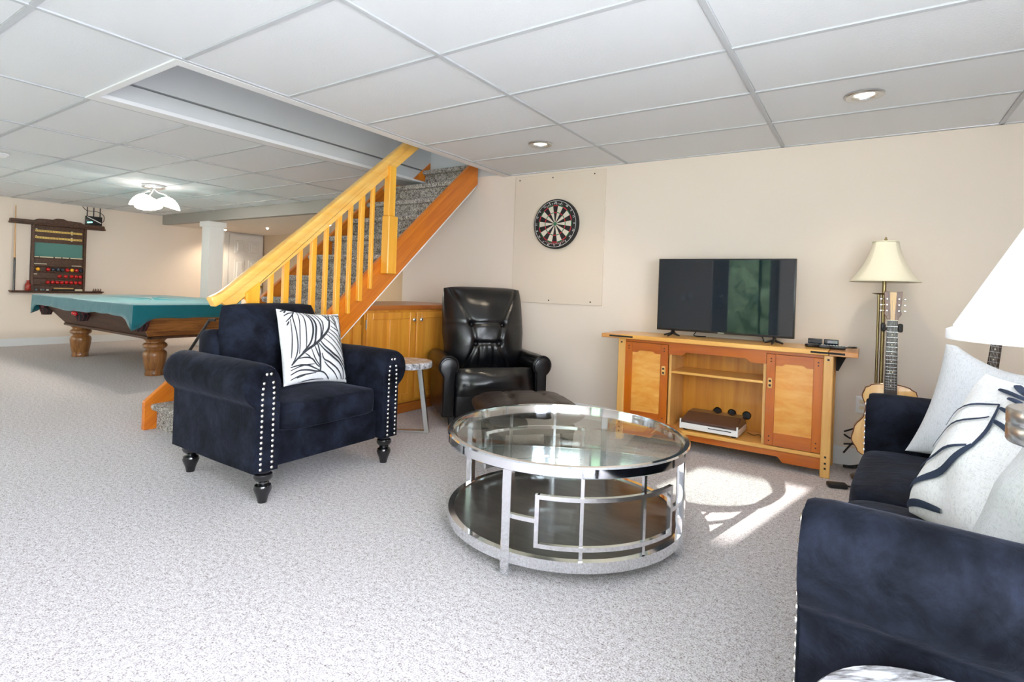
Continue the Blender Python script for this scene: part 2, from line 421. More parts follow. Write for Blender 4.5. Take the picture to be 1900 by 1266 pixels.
struct('wall_front', join(*fw), 'wall', flat=True)
for n, (a, b, z0, z1) in enumerate([h for h in holes if h[2] > 0]):
    fr = join(*[bb(a, b, YF - .1, YF - .03, z, z + .05) for z in (z0, z1 - .05)], *[bb(p, p + .05, YF - .1, YF - .03, z0, z1) for p in (a, (a + b) / 2 - .025, b - .05)])
    w = struct('window_%d' % (n + 1), fr, 'white', flat=True)
    for p, q in ((a + .05, (a + b) / 2 - .025), ((a + b) / 2 + .025, b - .05)):
        part('pane', bb(p, q, YF - .07, YF - .062, z0 + .05, z1 - .05), 'window_glass', w, flat=True)
w = struct('window_4', join(bb(XR + .03, XR + .1, -.9, 1.1, .25, .3), bb(XR + .03, XR + .1, -.9, 1.1, 2.0, 2.05), *[bb(XR + .03, XR + .1, p, p + .05, .3, 2.0) for p in (-.9, .075, 1.05)]), 'white', flat=True)
for p, q in ((-.85, .075), (.125, 1.05)): part('pane', bb(XR + .06, XR + .068, p, q, .3, 2.0), 'window_glass', w, flat=True)
# glazed garden door, seen only as the reflection in the television
d = struct('door_2', join(bb(-2.24, -1.98, YF - .08, YF - .035, .02, 2.05), bb(-1.34, -1.2, YF - .08, YF - .035, .02, 2.05), bb(-1.98, -1.34, YF - .08, YF - .035, .02, .3), bb(-1.98, -1.34, YF - .08, YF - .035, 1.93, 2.05)), 'grey_paint', flat=True)
part('pane', bb(-1.98, -1.34, YF - .062, YF - .055, .3, 1.93), 'window_glass', d, flat=True)
for z in (1.0, 1.16): part('door_handle', at(lathe([(.028, 0), (.028, .02), (.012, .022), (.012, .05), (.03, .055), (.026, .08), (.0, .085)], 14), (-2.09, YF - .035, z), (R(-90), 0, 0)), 'brushed', d)
for x in (-2.72, -2.60):
    sw = part('light_switch', bb(x - .035, x + .035, YF, YF + .006, 1.06, 1.18, .002), 'white_plastic'); tag(sw, 'white switch plate beside the garden door, ' + ('farther from' if x < -2.7 else 'next to') + ' the door frame', 'switch')
    part('rocker', bb(x - .015, x + .015, YF + .006, YF + .011, 1.09, 1.15, .001), 'white_plastic', sw)

# ---- suspended ceiling: slab above, every tile and every grid bar a piece
GX = [XL] + [-3.001 + 1.2192 * i for i in range(-6, 4)] + [XR]
WX0, WX1, WY0 = -4.2202, -3.001, 1.364
def slab_boxes(z0, z1):
    return join(bb(XL, WX0 + .08, YF, YB, z0, z1), bb(WX1 - .08, XR, YF, YW, z0, z1), bb(WX0 + .08, WX1 - .08, YF, WY0 + .01, z0, z1))
ceil = struct('ceiling', slab_boxes(ZC + .03, ZC + .06), 'white', flat=True)
full = None
for i in range(len(GX) - 1):
    x0, x1 = GX[i], GX[i + 1]
    left = x1 < WX0 + .01
    well = abs(x0 - WX0) < .01
    ys = [YF] + [1.364 + .6096 * k for k in range(-4, 6)]
    if not left: ys = ys[:-1]
    ys = [y for y in ys if y < (YB if left else YW) - .05] + [YB if left else YW]
    for j in range(len(ys) - 1):
        y0, y1 = ys[j], ys[j + 1]
        if well and y0 > WY0 - .01: continue
        sx, sy = x1 - x0 - .022, y1 - y0 - .022
        cx, cy = (x0 + x1) / 2, (y0 + y1) / 2
        rx, ry = random.uniform(-.0012, .0012), random.uniform(-.002, .002)
        if full is not None and abs(sx - 1.1972) < .002 and abs(sy - .5876) < .002:
            same(full, 'ceiling_tile', ceil, (cx, cy, ZC + .012), (ry, rx, 0))
        else:
            o = part('ceiling_tile', box((0, 0, 0), (sx, sy, .018), .004, 1), 'tile', ceil, (cx, cy, ZC + .012), (ry, rx, 0), flat=True)
            if abs(sx - 1.1972) < .002 and abs(sy - .5876) < .002: full = o
        if j: part('grid_bar', bb(x0 + .012, x1 - .012, y0 - .012, y0 + .012, ZC - .003, ZC + .02), 'grid', ceil, flat=True)
for i in range(1, len(GX) - 1):
    yt = YB if GX[i] <= WX0 + .01 else YW
    part('grid_bar', bb(GX[i] - .012, GX[i] + .012, YF, yt, ZC - .004, ZC + .02), 'grid', ceil, flat=True)
part('wall_angle', bb(WX1, XR, YW - .022, YW, ZC - .004, ZC + .0), 'grid', ceil, flat=True)
part('wall_angle', bb(XL, XL + .022, YF, YB, ZC - .004, ZC + .0), 'grid', ceil, flat=True)
# stairwell edging and well walls
struct('trim_1', join(bb(WX1 - .09, WX1 - .012, WY0 - .03, YW, ZC - .006, ZC + .02), bb(WX0 + .012, WX0 + .13, WY0 - .03, YW + .2, ZC - .006, ZC + .02), bb(WX0 + .13, WX1 - .09, WY0 - .03, WY0 + .012, ZC - .006, ZC + .02)), 'white', flat=True)
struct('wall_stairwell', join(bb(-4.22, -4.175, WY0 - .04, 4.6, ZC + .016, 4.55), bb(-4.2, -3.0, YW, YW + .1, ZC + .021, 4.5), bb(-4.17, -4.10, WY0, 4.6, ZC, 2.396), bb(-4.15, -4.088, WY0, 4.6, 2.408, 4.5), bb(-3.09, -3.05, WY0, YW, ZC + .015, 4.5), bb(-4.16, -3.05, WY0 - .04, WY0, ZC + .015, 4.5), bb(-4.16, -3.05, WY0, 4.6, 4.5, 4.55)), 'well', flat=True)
# beam, hall beyond it, column
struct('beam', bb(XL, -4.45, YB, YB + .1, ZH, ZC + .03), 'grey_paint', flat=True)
struct('ceiling_hall', bb(XL, -4.45, YB + .1, YH, ZH + .002, ZH + .05), 'hall_ceiling', flat=True)
struct('wall_hall', join(bb(XL, -4.3, YH, YH + .1, 0, 2.3), bb(-4.45, -4.33, YW + .12, YH, 0, 2.3)), 'hall_wall', flat=True)
co = struct('column', join(bb(-9.46, -9.22, YB + .0, YB + .24, 0, ZH), bb(-9.49, -9.19, YB - .03, YB + .27, ZH - .085, ZH - .001), bb(-9.48, -9.20, YB - .02, YB + .26, 0, .12)), 'white', flat=True)
struct('baseboard_left', join(bb(XL, XL + .016, YF, YB + .8, 0, .095), bb(XL, XL + .011, YF, YB + .8, .095, .115)), 'white', flat=True)
struct('baseboard_back', join(bb(-3.32, XR, YW - .016, YW, 0, .10), bb(-3.32, XR, YW - .011, YW, .10, .125)), 'white', flat=True)
struct('baseboard_right', bb(XR - .016, XR, YF, YW, 0, .12), 'white', flat=True)
# hall door in the left wall
d1 = struct('door_1', bb(XL + .01, XL + .05, 5.93, 6.65, .01, 2.068), 'white', flat=True)
for y0, y1 in ((6.03, 6.25), (6.33, 6.55)):
    for z0, z1 in ((.2, .85), (.98, 1.55), (1.68, 1.95)):
        part('door_panel', join(bb(XL + .045, XL + .064, y0, y1, z0, z1, .012, 1), bb(XL + .05, XL + .082, y0 + .045, y1 - .045, z0 + .045, z1 - .045, .014, 1)), 'white', d1, flat=True)
part('door_handle', at(lathe([(.03, 0), (.03, .012), (.012, .016), (.012, .05), (.03, .06), (.026, .085), (0, .09)], 12), (XL + .05, 6.6, 1.0), (0, R(90), 0)), 'brass', d1)
struct('trim_2', join(bb(XL + .0, XL + .03, 5.84, 5.92, 0, 2.1), bb(XL, XL + .012, 5.90, 6.67, 2.075, 2.1)), 'white', flat=True)
# closet casing seen below the stairs
struct('trim_3', join(bb(-5.38, -5.27, YH - .03, YH, 0, 2.1), bb(-6.5, -6.4, YH - .03, YH, 0, 2.1), bb(-6.5, -5.27, YH - .03, YH, 2.0, 2.1)), 'white', flat=True)
# garden outside: hedging added to block the sun, lower to let a patch through
struct('ground_outside', bb(-20, 12, -26, YF - .15, -.25, -.12), 'lawn', flat=True)
def sun_screen_hedge(x0, x1, h, seed, label):
    t = thing('sun_screen_hedge', label, 'sun_screen_hedge', ((x0 + x1) / 2, -7.0, -.12), 0, 'hedging added against the sun')
    n = max(6, int((x1 - x0) / .22)); w = x1 - x0
    def f(a, b):
        u = -w / 2 + w * b; g = 2 * pi * a; sg = lambda v: abs(v) ** .5 * (1 if v >= 0 else -1)
        y, z = sg(cos(g)) * .35, h / 2 + sg(sin(g)) * h / 2
        d = .16 * noise.noise(Vector((u * 2.6 + seed, y * 3, z * 2.6))) + .1 * noise.noise(Vector((u * 7, y * 7, z * 7 + seed)))
        return (u, y + d, max(0, z + d * (1 if z > .2 else 0)))
    part('leaves', gridshape(f, 40, n, True), 'foliage', t, ang=180)
sun_screen_hedge(-18.0, -3.62, 6.2, 1, 'tall hedging added outside to block the sun, on the pool table side of the garden door')
sun_screen_hedge(-3.6, -2.35, 3.86, 4, 'lower hedging added straight outside the garden door to shape the sun patch')
sun_screen_hedge(-2.3, 6.0, 6.0, 7, 'tall hedging added outside to block the sun, on the sofa side of the garden door')
def bush(x, y, h, w, seed, label, nm='garden_tree'):
    t = thing(nm, label, 'tree', (x, y, -.12), 0, 'trees in the garden outside')
    part('trunk', lathe([(.11, 0), (.08, h * .5), (.04, h * .7)], 8), 'bark', t)
    V, F = ball((0, 0, 0), 1, 36, 22)
    V = [Vector(v) * (1 + .45 * noise.noise(Vector(v) * 2.1 + Vector((seed, 0, 0))) + .28 * noise.noise(Vector(v) * 5.3 + Vector((0, seed, 0)))) for v in V]
    part('crown', ([(v.x * w, v.y * w, h * .56 + v.z * h * .47) for v in V], F), 'foliage', t, ang=180)
bush(-9.5, -11.5, 4.2, 2.2, 5, 'broad garden tree beyond the left windows')
bush(4.5, -12, 4.0, 2.3, 11, 'broad garden tree beyond the right window')
bush(-1.2, -15, 5.5, 2.8, 15, 'tall garden tree farthest down the lawn')

# ================================================================ CEILING FITTINGS
def pot_light(x, y, label, power):
    t = thing('recessed_light', label, 'ceiling light', (x, y, ZC - .004), 0, 'recessed pot lights')
    part('trim_ring', lathe([(.055, .03), (.055, .006), (.062, -.004), (.088, -.006), (.095, -.001), (.095, .006)], 32, cap=False), 'brushed', t)
    part('lens', lathe([(0, .006), (.03, .004), (.055, .008)], 24), 'pot_glow', t)
    l = light('pot_light_lamp', 'SPOT', (x, y, ZC - .03), (0, 0, 0), power, (1, .84, .62), .05, spot_size=R(130), spot_blend=.8)
pot_light(-2.15, 3.57, 'recessed pot light in the ceiling above the dartboard', 16)
pot_light(-.05, 3.50, 'recessed pot light in the ceiling above the television stand', 16)
for x, y, lb in ((-10.42, 5.6, 'left of'), (-9.18, 5.7, 'just right of'), (-7.42, 5.7, 'farthest right of')):
    t = thing('hall_spotlight', 'small bright spotlight in the low hall ceiling, %s the white column' % lb, 'ceiling light', (x, y, ZH), 0, 'hall ceiling spotlights')
    part('trim_ring', lathe([(.03, .0), (.034, -.006), (.045, -.004), (.046, .0)], 16, cap=False), 'brushed', t)
    part('bulb', ball((0, 0, -.006), .022, 10, 6), 'spot_glow', t)
    light('hall_spot_lamp', 'SPOT', (x, y, ZH - .04), (0, 0, 0), 40, (1, .82, .6), .03, spot_size=R(140), spot_blend=.9)
sd_ = thing('smoke_detector', 'round white smoke detector on the ceiling at the room\'s left', 'smoke detector', (-6.99, 1.56, ZC), 0)
part('base', lathe([(.07, -.012), (.07, 0)], 28), 'white_plastic', sd_)
part('cover', lathe([(0, -.042), (.03, -.042), (.05, -.034), (.062, -.014), (.066, -.012)], 28), 'white_plastic', sd_)
# flush three-shade light over the pool table
fl = thing('semi_flush_light', 'brushed ceiling light with three glowing bell glass shades above pool table', 'ceiling light', (-7.42, 3.08, ZC - .003), R(20))
part('canopy', lathe([(0, -.035), (.11, -.035), (.125, -.025), (.125, 0)], 28), 'brushed', fl)
for k in range(3):
    a = R(120 * k + 35); dx, dy = cos(a), sin(a)
    part('arm', tube(smooth_path([(0, 0, -.03), (dx * .05, dy * .05, -.075), (dx * .12, dy * .12, -.10), (dx * .17, dy * .17, -.135)], 5), .011, 8), 'brushed', fl)
    sh = part('glass_shade', at(lathe([(.025, 0), (.055, -.012), (.095, -.04), (.13, -.08), (.15, -.115), (.143, -.114), (.09, -.045), (.02, -.012)], 26, cap=False), (dx * .18, dy * .18, -.135), (dy * -.28, dx * .28, 0)), 'lamp_glow', fl)
    light('pool_lamp_bulb', 'POINT', (-7.42 + cos(a + R(20)) * .16, 3.08 + sin(a + R(20)) * .16, ZC - .29), (0, 0, 0), 24, (1, .92, .78), .05)

# ================================================================ STAIRCASE
st = thing('staircase', 'open pine staircase with speckled carpet treads and baluster railing', 'staircase', (-3.92, 1.78, 0))
def loc_part(name, s, m, p=st, **k):        # world coordinates -> child of the staircase
    return part(name, at(s, (3.92, -1.78, 0)), m, p, **k)
RUN, RISE = .2275, .2
topz = lambda y: .925 + .882 * (y - 2.641)
lowz = lambda y: .785 + .905 * (y - 2.84)
strp = [(2.10, .13), (2.10, topz(2.10)), (4.42, topz(4.42)), (4.42, lowz(4.42)), (2.10, lowz(2.10))]
strl = [(1.83, 0), (1.83, topz(1.83)), (2.641 + (2.262 - .925) / .882, 2.262), (4.42, 2.262), (4.42, lowz(4.42)), (1.952, 0)]
def board_along(poly, x0, x1, slope=.88):    # modelled level so that the grain runs along the board, then tilted back
    a = math.atan(slope); P = [(y * cos(a) + z * sin(a), -y * sin(a) + z * cos(a)) for y, z in poly]
    return P, a
for nm, x0, x1, pl in (('stringer', -3.442, -3.40, strp), ('stringer', -4.475, -4.432, strl)):
    P, a = board_along(pl, x0, x1, .882)
    s = prism([(p[0], p[1]) for p in P], 0, x1 - x0, 'y', .004, 1)      # board in x-z, thickness along y
    o = part(nm, s, 'stringer', st, flat=True)
    o.matrix_local = Matrix.Translation((x1 + 3.92, -1.78, 0)) @ Matrix.Rotation(R(90), 4, 'Z') @ Matrix.Rotation(-a, 4, 'Y')
for k in range(1, 14):
    y, z = 2.715 + (k - 5) * RUN, RISE * k
    yb = 2.715 + (k - 4) * RUN + .03
    if k == 1: y, z = 1.87, .19
    nose = [(y + .022 * (1 - cos(t)), z - .022 + .022 * sin(t)) for t in [pi / 2 * q / 4 for q in range(5)]]
    poly = [(y + .045, z - RISE + .0), (y + .045, z - .052), (y + .012, z - .046)] + nose + [(yb, z), (yb, z - .04), (y + .062, z - .04), (y + .062, z - RISE)]
    poly = [(min(p, 4.43), q) for p, q in poly] if y < 4.38 else None
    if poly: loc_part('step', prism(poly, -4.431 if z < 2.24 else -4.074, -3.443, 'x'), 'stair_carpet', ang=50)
loc_part('upper_stringer', prism([(2.641 + (2.285 - .925) / .882, 2.285), (4.43, topz(4.43)), (4.43, 2.285)], -4.088, -4.075, 'x'), 'stringer', flat=True)
soff = [(1.975, .012), (4.40, lowz(4.40) - .004), (4.40, lowz(4.40) - .018), (1.99, .012)]
loc_part('soffit_board', prism(soff, -4.47, -3.402, 'x'), 'white', flat=True)
part_cap = [(1.723, 1.022), (1.793, 1.056), (1.855, 1.104), (2.383, 1.547), (3.73, 2.718)]
up = lambda d: [(y, z - d) for y, z in part_cap]
def railbox(d0, d1, hw, endcut=0.):
    t = up(d0); b = up(d1); t[0] = (t[0][0] - endcut, t[0][1]); b[0] = (b[0][0] + .03, b[0][1] + .01)
    return bev(prism(t + b[::-1], -3.375 - hw, -3.375 + hw, 'x'), .008, 2)
loc_part('handrail', railbox(0, .066, .036), 'rail')
P2 = [(y, z - .062) for y, z in part_cap[1:]]; P3 = [(y, z - .152) for y, z in part_cap[1:]]; P3[0] = (1.86, P3[0][1] + .05)
loc_part('lower_rail', bev(prism(P2 + P3[::-1], -3.391, -3.355, 'x'), .004, 1), 'rail')
railb = lambda y: 1.104 + .868 * (y - 1.855) - .153
for k in range(9):
    y = 2.138 + .1087 * k; wy = .0205 if k % 2 else .0135
    z0, z1 = lowz(y) + .165, railb(y)
    loc_part('baluster', bb(-3.40, -3.366, y - wy, y + wy, z0, z1 + .03, .003, 1), 'baluster', flat=True)
loc_part('newel_post', prism([(1.945, .88), (2.037, .88), (2.037, railb(2.037) + .02), (1.945, railb(1.945) + .03)], -3.40, -3.335, 'x', .004, 1), 'baluster', flat=True)
loc_part('newel_post', join(bb(-3.40, -3.315, 3.13, 3.233, lowz(3.18) + .14, 1.715, .006, 1), bb(-3.398, -3.332, 3.14, 3.213, 1.716, railb(3.18) + .03, .004, 1)), 'baluster', flat=True)

# ---- cupboard built under the stairs
cb = thing('understair_cabinet', 'golden pine cupboard with panelled doors fitted below the staircase', 'cabinet', (-3.45, 3.7, 0))
def cpart(name, s, m, p=cb, **k): return part(name, at(s, (3.45, -3.7, 0)), m, p, **k)
FX = -3.45                                                    # face of the carcass
cpart('carcass', join(bb(-4.3, FX, 3.02, 4.42, .09, .925), bb(-3.9, FX - .04, 3.02, 4.42, 0, .1)), 'cab', flat=True)
cpart('plinth', bb(FX - .01, FX + .012, 3.0, 4.42, 0, .085, .003, 1), 'cab_dark', flat=True)
cpart('countertop', bb(-4.35, FX + .03, 2.99, 4.425, .925, .965, .005, 2), 'cab_dark', flat=True)
tri = [(2.02, .0), (2.985, .0), (2.985, lowz(2.985) - .025), (2.02, .02)]
cpart('side_panel', prism(tri, FX - .02, FX, 'x'), 'cab', flat=True)
cpart('side_frame', join(bb(FX - .005, FX + .012, 2.90, 2.985, .0, lowz(2.9) - .035), bb(FX - .005, FX + .012, 2.16, 2.90, .0, .08)), 'cab', flat=True)
for y0, y1, mull, ky in ((3.035, 3.60, True, 3.565), (3.622, 4.12, False, 3.658)):
    z0, z1 = .115, .905; X0, X1 = FX, FX + .022; fwid = .065
    pcs = [bb(X0, X1, y0, y0 + fwid, z0, z1, .003, 1), bb(X0, X1, y1 - fwid, y1, z0, z1, .003, 1), bb(X0, X1, y0 + fwid, y1 - fwid, z0, z0 + .06, .003, 1), bb(X0, X1, y0 + fwid, y1 - fwid, z1 - .06, z1, .003, 1)]
    ym = (y0 + y1) / 2
    if mull: pcs.append(bb(X0, X1, ym - .028, ym + .028, z0 + .06, z1 - .06, .003, 1))
    dr = cpart('cabinet_door', join(*pcs), 'cab', flat=True)
    rng = ((y0 + fwid, ym - .028), (ym + .028, y1 - fwid)) if mull else ((y0 + fwid, y1 - fwid),)
    for p, q in rng: part('door_panel', at(bb(X0, X0 + .01, p, q, z0 + .06, z1 - .06), (3.45, -3.7, 0)), 'cab', dr, flat=True)
    part('knob', at(lathe([(.008, 0), (.007, .012), (.016, .018), (.018, .026), (.012, .033), (0, .035)], 14), (X1 + 3.45, ky - 3.7, .835), (0, R(90), 0)), 'chrome', dr, label='round bright metal knob')
    for hz in (.25, .77): part('hinge', at(cyl((X1 - .004, y0 - .006 if mull else y1 + .006, hz), (X1 - .004, y0 - .006 if mull else y1 + .006, hz + .075), .006, 8), (3.45, -3.7, 0)), 'brushed', dr)
# ================================================================ SEATING
LEG = [(.023, 0), (.024, .008), (.030, .032), (.041, .058), (.045, .074), (.040, .090), (.027, .098), (.030, .103), (.027, .108), (.040, .116), (.048, .132), (.045, .148), (.034, .156), (.034, .166)]
def velvet_seat(name, label, cat, loc, rz, half, cushions, group, depth=.92):
    """rolled-arm velvet chair or sofa, front towards local -y, seat half-width 'half'"""
    t = thing(name, label, cat, loc, rz, group)
    y0, y1 = -depth / 2, depth / 2
    part('seat_frame', bb(-half - .01, half + .01, y0 + .035, y1 - .05, .165, .345, .012, 2), 'velvet', t)
    for s in (-1, 1):
        ax = half + .02
        # arm: straight panel below, big outward roll above, modelled as one profile
        prof = [(0, .165), (0, .52)]
        prof += [(.098 + .103 * cos(a), .607 + .113 * sin(a)) for a in [R(196 - 13 * q) for q in range(0, 20)]]
        prof += [(.145, .505), (.136, .49), (.136, .165)]
        V = []
        n = len(prof); ys = [y0, y0 + .012, y0 + .05, -.1, .1, y1 - .06, y1 - .015, y1]; F = []
        for j, y in enumerate(ys):
            k = .965 if j in (0, len(ys) - 1) else (.985 if j in (1, len(ys) - 2) else 1.)
            for x, z in prof:
                xx = .10 + (x - .10) * k; zz = .45 + (z - .45) * (k if z > .45 else 1)
                w = .006 * noise.noise(Vector((x * 9, y * 5, z * 9 + s)))
                V.append((s * (ax + xx + w), y, zz + w))
        for j in range(len(ys) - 1):
            for i in range(n): F.append((j * n + i, j * n + (i + 1) % n, (j + 1) * n + (i + 1) % n, (j + 1) * n + i))
        F += [list(range(n)), [(len(ys) - 1) * n + i for i in range(n)]]
        part('armrest', (V, F), 'velvet', t, ang=50)
        # facing strip with two rows of nail heads
        fx = ax + .074; fc = y0 - .010
        strip = [(fx - .045, .168), (fx + .045, .168), (fx + .043, .60), (fx + .036, .655), (fx + .014, .69), (fx - .014, .69), (fx - .036, .655), (fx - .043, .60)]
        fs = part('front_facing', prism([(s * a, z) for a, z in strip], fc, y0 + .06, 'y', .008, 2), 'velvet', t)
        nl = []
        for q in range(17):
            z = .185 + q * .0272
            dx = .031 if z < .58 else .031 - (z - .58) * .14
            for e in (-1, 1): nl.append(at(ball((0, 0, 0), .0083, 8, 5), (s * (fx + e * dx), fc, z), (R(90), 0, 0), (1, 1, .7)))
        for e in (-1, 1): nl.append(at(ball((0, 0, 0), .0083, 8, 5), (s * (fx + e * .012), fc, .665), (R(90), 0, 0), (1, 1, .7)))
        part('nailhead_trim', join(*nl), 'nickel', fs, kind='stuff', label='two rows of silver nail heads')
    part('back_frame', bev(prism([(y1 - .17, .165), (y1 - .20, .60), (y1 - .16, .80), (y1 - .12, .84), (y1 - .03, .83), (y1, .79), (y1, .165)], -half - .03, half + .03, 'x'), .02, 2), 'velvet', t)
    cw = 2 * half / cushions
    for c in range(cushions):
        cx = -half + cw * (c + .5)
        # seat cushion: boxed, domed top, soft front
        def fn(a, b, cw=cw):
            th = 2 * pi * a; sgn = lambda v: (abs(v) ** .28) * (1 if v >= 0 else -1)
            x = sgn(cos(th)) * (cw / 2 - .004); yy = sgn(sin(th)) * (depth * .36)
            return x, yy
        def cush(a, b):
            x, yy = fn(a, b)
            if b < .12: k, z = b / .12 * .97, 0.
            elif b < .2: k, z = .97 + .03 * (b - .12) / .08, .01 * (b - .12) / .08
            elif b < .5: k, z = 1. + .012 * sin(pi * (b - .2) / .3), .01 + .12 * (b - .2) / .3
            elif b < .56: k, z = 1. - .015 * (b - .5) / .06, .13 + .008 * (b - .5) / .06
            else:
                q = (b - .56) / .44; k = .985 * (1 - q); z = .138 + .034 * (1 - (1 - q) ** 2.4)
            return (x * k, yy * k, z + .005 * noise.noise(Vector((x * k * 6 + c, yy * k * 6, 1.3))) * (1 if b > .5 else 0))
        part('seat_cushion', gridshape(cush, 56, 26, True), 'velvet', t, (cx, y0 + depth * .355, .345), ang=60)
        bw = cw - .0
        bc = part('back_cushion', puff(bw, .53, .17, .35, n=30, e=3.6, bulge=.45, wob=.02, seed=3 + c + half, wf=lambda v: 1 - .04 * max(0, v) ** 3, creases=(((-.9, -.3), (-.5, -.75), .006), ((.0, -.6), (.35, -.45), .007), ((.5, -.9), (.8, -.5), .006))), 'velvet', t, (cx, y1 - .235, .47), (R(-9), 0, 0), ang=180)
        rim = []
        for q in range(64):
            a = 2 * pi * q / 64; sg = lambda v: (abs(v) ** .42) * (1 if v >= 0 else -1)
            rim.append((sg(cos(a)) * bw / 2 * .985, .0, .265 + sg(sin(a)) * .262))
        part('piping', tube(rim, .006, 6, True), 'velvet', bc)
    for x in (-half - .08, half + .08):
        for y in (y0 + .035, y1 - .07): part('leg', lathe(LEG, 18), 'black_gloss', t, (x, y, 0))
    return t
velvet_seat('velvet_armchair', 'navy velvet armchair with rolled arms, silver nail heads and turned legs', 'armchair', (-2.955, 2.035, 0), R(90), .335, 1, None, .84)
velvet_seat('velvet_sofa', 'long navy velvet sofa with rolled arms carrying three pale cushions', 'sofa', (.45, 2.15, 0), R(-93.8), .75, 2, None, .98)

LEAF = [(0.05,[(0.49,0.94),(0.44,0.77),(0.41,0.64),(0.31,0.44),(-0.0,0.16),(-0.24,0.0),(-0.5,-0.15),(-0.74,-0.34),(-0.9,-0.51)]),(0.023,[(-0.57,1.0),(-0.71,0.76),(-0.69,0.26),(-0.72,-0.07),(-0.79,-0.3),(-0.89,-0.49)]),(0.016,[(-0.79,0.71),(-0.83,0.25),(-0.87,-0.08),(-0.9,-0.33)]),(0.017,[(-0.52,0.97),(-0.6,0.27),(-0.7,-0.23)]),(0.019,[(-0.45,0.97),(-0.39,0.75),(-0.41,0.29),(-0.49,-0.07)]),(0.039,[(-0.32,0.96),(-0.22,0.79),(-0.18,0.58),(-0.21,0.31),(-0.35,0.05),(-0.61,-0.2)]),(0.043,[(-0.23,0.96),(-0.1,0.7),(-0.09,0.45),(-0.17,0.14),(-0.28,-0.03)]),(0.027,[(-0.09,0.94),(0.04,0.71),(0.07,0.5),(0.03,0.25),(-0.04,0.14)]),(0.025,[(0.02,0.94),(0.15,0.72),(0.15,0.51),(0.07,0.29),(-0.0,0.16)]),(0.031,[(0.28,0.95),(0.36,0.85),(0.39,0.73)]),(0.019,[(0.37,0.95),(0.44,0.84)]),(0.017,[(0.53,0.94),(0.6,0.77),(0.62,0.6)]),(0.017,[(0.63,0.96),(0.66,0.71),(0.67,0.52)]),(0.021,[(0.46,0.76),(0.62,0.59),(0.71,0.4),(0.79,0.15),(0.84,-0.17),(0.88,-0.4),(0.92,-0.66)]),(0.017,[(0.44,0.56),(0.64,0.45),(0.71,0.4)]),(0.017,[(0.37,0.47),(0.62,0.3),(0.78,0.1)]),(0.019,[(0.29,0.39),(0.5,0.25),(0.73,0.04),(0.84,-0.17)]),(0.019,[(0.2,0.33),(0.48,0.1),(0.75,-0.16),(0.88,-0.4)]),(0.019,[(0.1,0.2),(0.37,-0.02),(0.67,-0.29),(0.92,-0.55)]),(0.043,[(-0.02,0.13),(0.09,-0.04),(0.35,-0.23),(0.61,-0.36),(0.82,-0.56),(0.91,-0.72)]),(0.039,[(-0.09,0.05),(0.08,-0.15),(0.34,-0.32),(0.6,-0.47),(0.76,-0.65),(0.79,-0.95)]),(0.043,[(-0.13,0.04),(-0.11,-0.18),(-0.1,-0.39),(-0.08,-0.62),(-0.07,-0.71)]),(0.035,[(-0.04,-0.22),(0.03,-0.38),(0.23,-0.47),(0.5,-0.65),(0.65,-0.81),(0.72,-0.95)]),(0.023,[(0.05,-0.45),(0.18,-0.58),(0.38,-0.74),(0.59,-0.96)]),(0.023,[(-0.24,-0.01),(-0.17,-0.23),(-0.13,-0.33)]),(0.019,[(-0.35,-0.1),(-0.27,-0.34),(-0.11,-0.56)]),(0.027,[(-0.74,-0.35),(-0.53,-0.33),(-0.35,-0.37),(-0.22,-0.51),(-0.12,-0.6)]),(0.031,[(-0.92,-0.56),(-0.69,-0.52),(-0.44,-0.54),(-0.26,-0.62),(-0.09,-0.7)]),(0.035,[(-0.91,-0.75),(-0.7,-0.66),(-0.45,-0.66),(-0.23,-0.71),(-0.07,-0.72),(0.09,-0.78),(0.28,-0.96)]),(0.023,[(-0.89,-0.88),(-0.64,-0.79),(-0.39,-0.77),(-0.2,-0.75)]),(0.017,[(-0.74,-0.85),(-0.5,-0.79)]),(0.019,[(-0.54,-0.22),(-0.44,-0.29),(-0.39,-0.35)]),(0.017,[(-0.92,0.79),(-0.78,0.88),(-0.62,0.93)]),(0.017,[(-0.91,0.63),(-0.74,0.79),(-0.6,0.95)]),(0.023,[(-0.91,0.53),(-0.83,0.64)]),(0.017,[(-0.97,0.91),(-0.85,0.97)]),(0.023,[(-0.89,0.88),(-0.81,0.97)]),(0.019,[(0.64,0.93),(0.89,0.91),(0.97,0.88)]),(0.017,[(0.75,0.93),(0.85,0.73),(0.84,0.54),(0.78,0.28)]),(0.017,[(0.96,0.75),(0.88,0.48),(0.8,0.11)]),(0.016,[(0.87,0.89),(0.93,0.76)]),(0.017,[(0.92,0.12),(0.87,-0.15),(0.91,-0.38)]),(0.017,[(-0.92,-0.64),(-0.7,-0.56),(-0.47,-0.52),(-0.27,-0.51)]),(0.021,[(0.88,-0.94),(0.96,-0.85)]),(0.017,[(-0.98,-1.01),(-0.73,-1.01),(-0.37,-0.95),(0.1,-0.95)])]
pw = Pillow(.50, .47, .15, .085, 2)
tp = thing('leaf_pillow', 'white square pillow with charcoal leaf veins leaning on navy armchair', 'pillow', (-2.84, 2.13, .505), rot=(R(-17), R(5), R(90 + 6)))
part('cover', pw.shape(56), 'cotton', tp, ang=180)
part('leaf_print', join(*[pw.ribbon(p, w * 1.0 + .014) for w, p in LEAF]), 'thread', tp, ang=180, label='charcoal leaf veins')
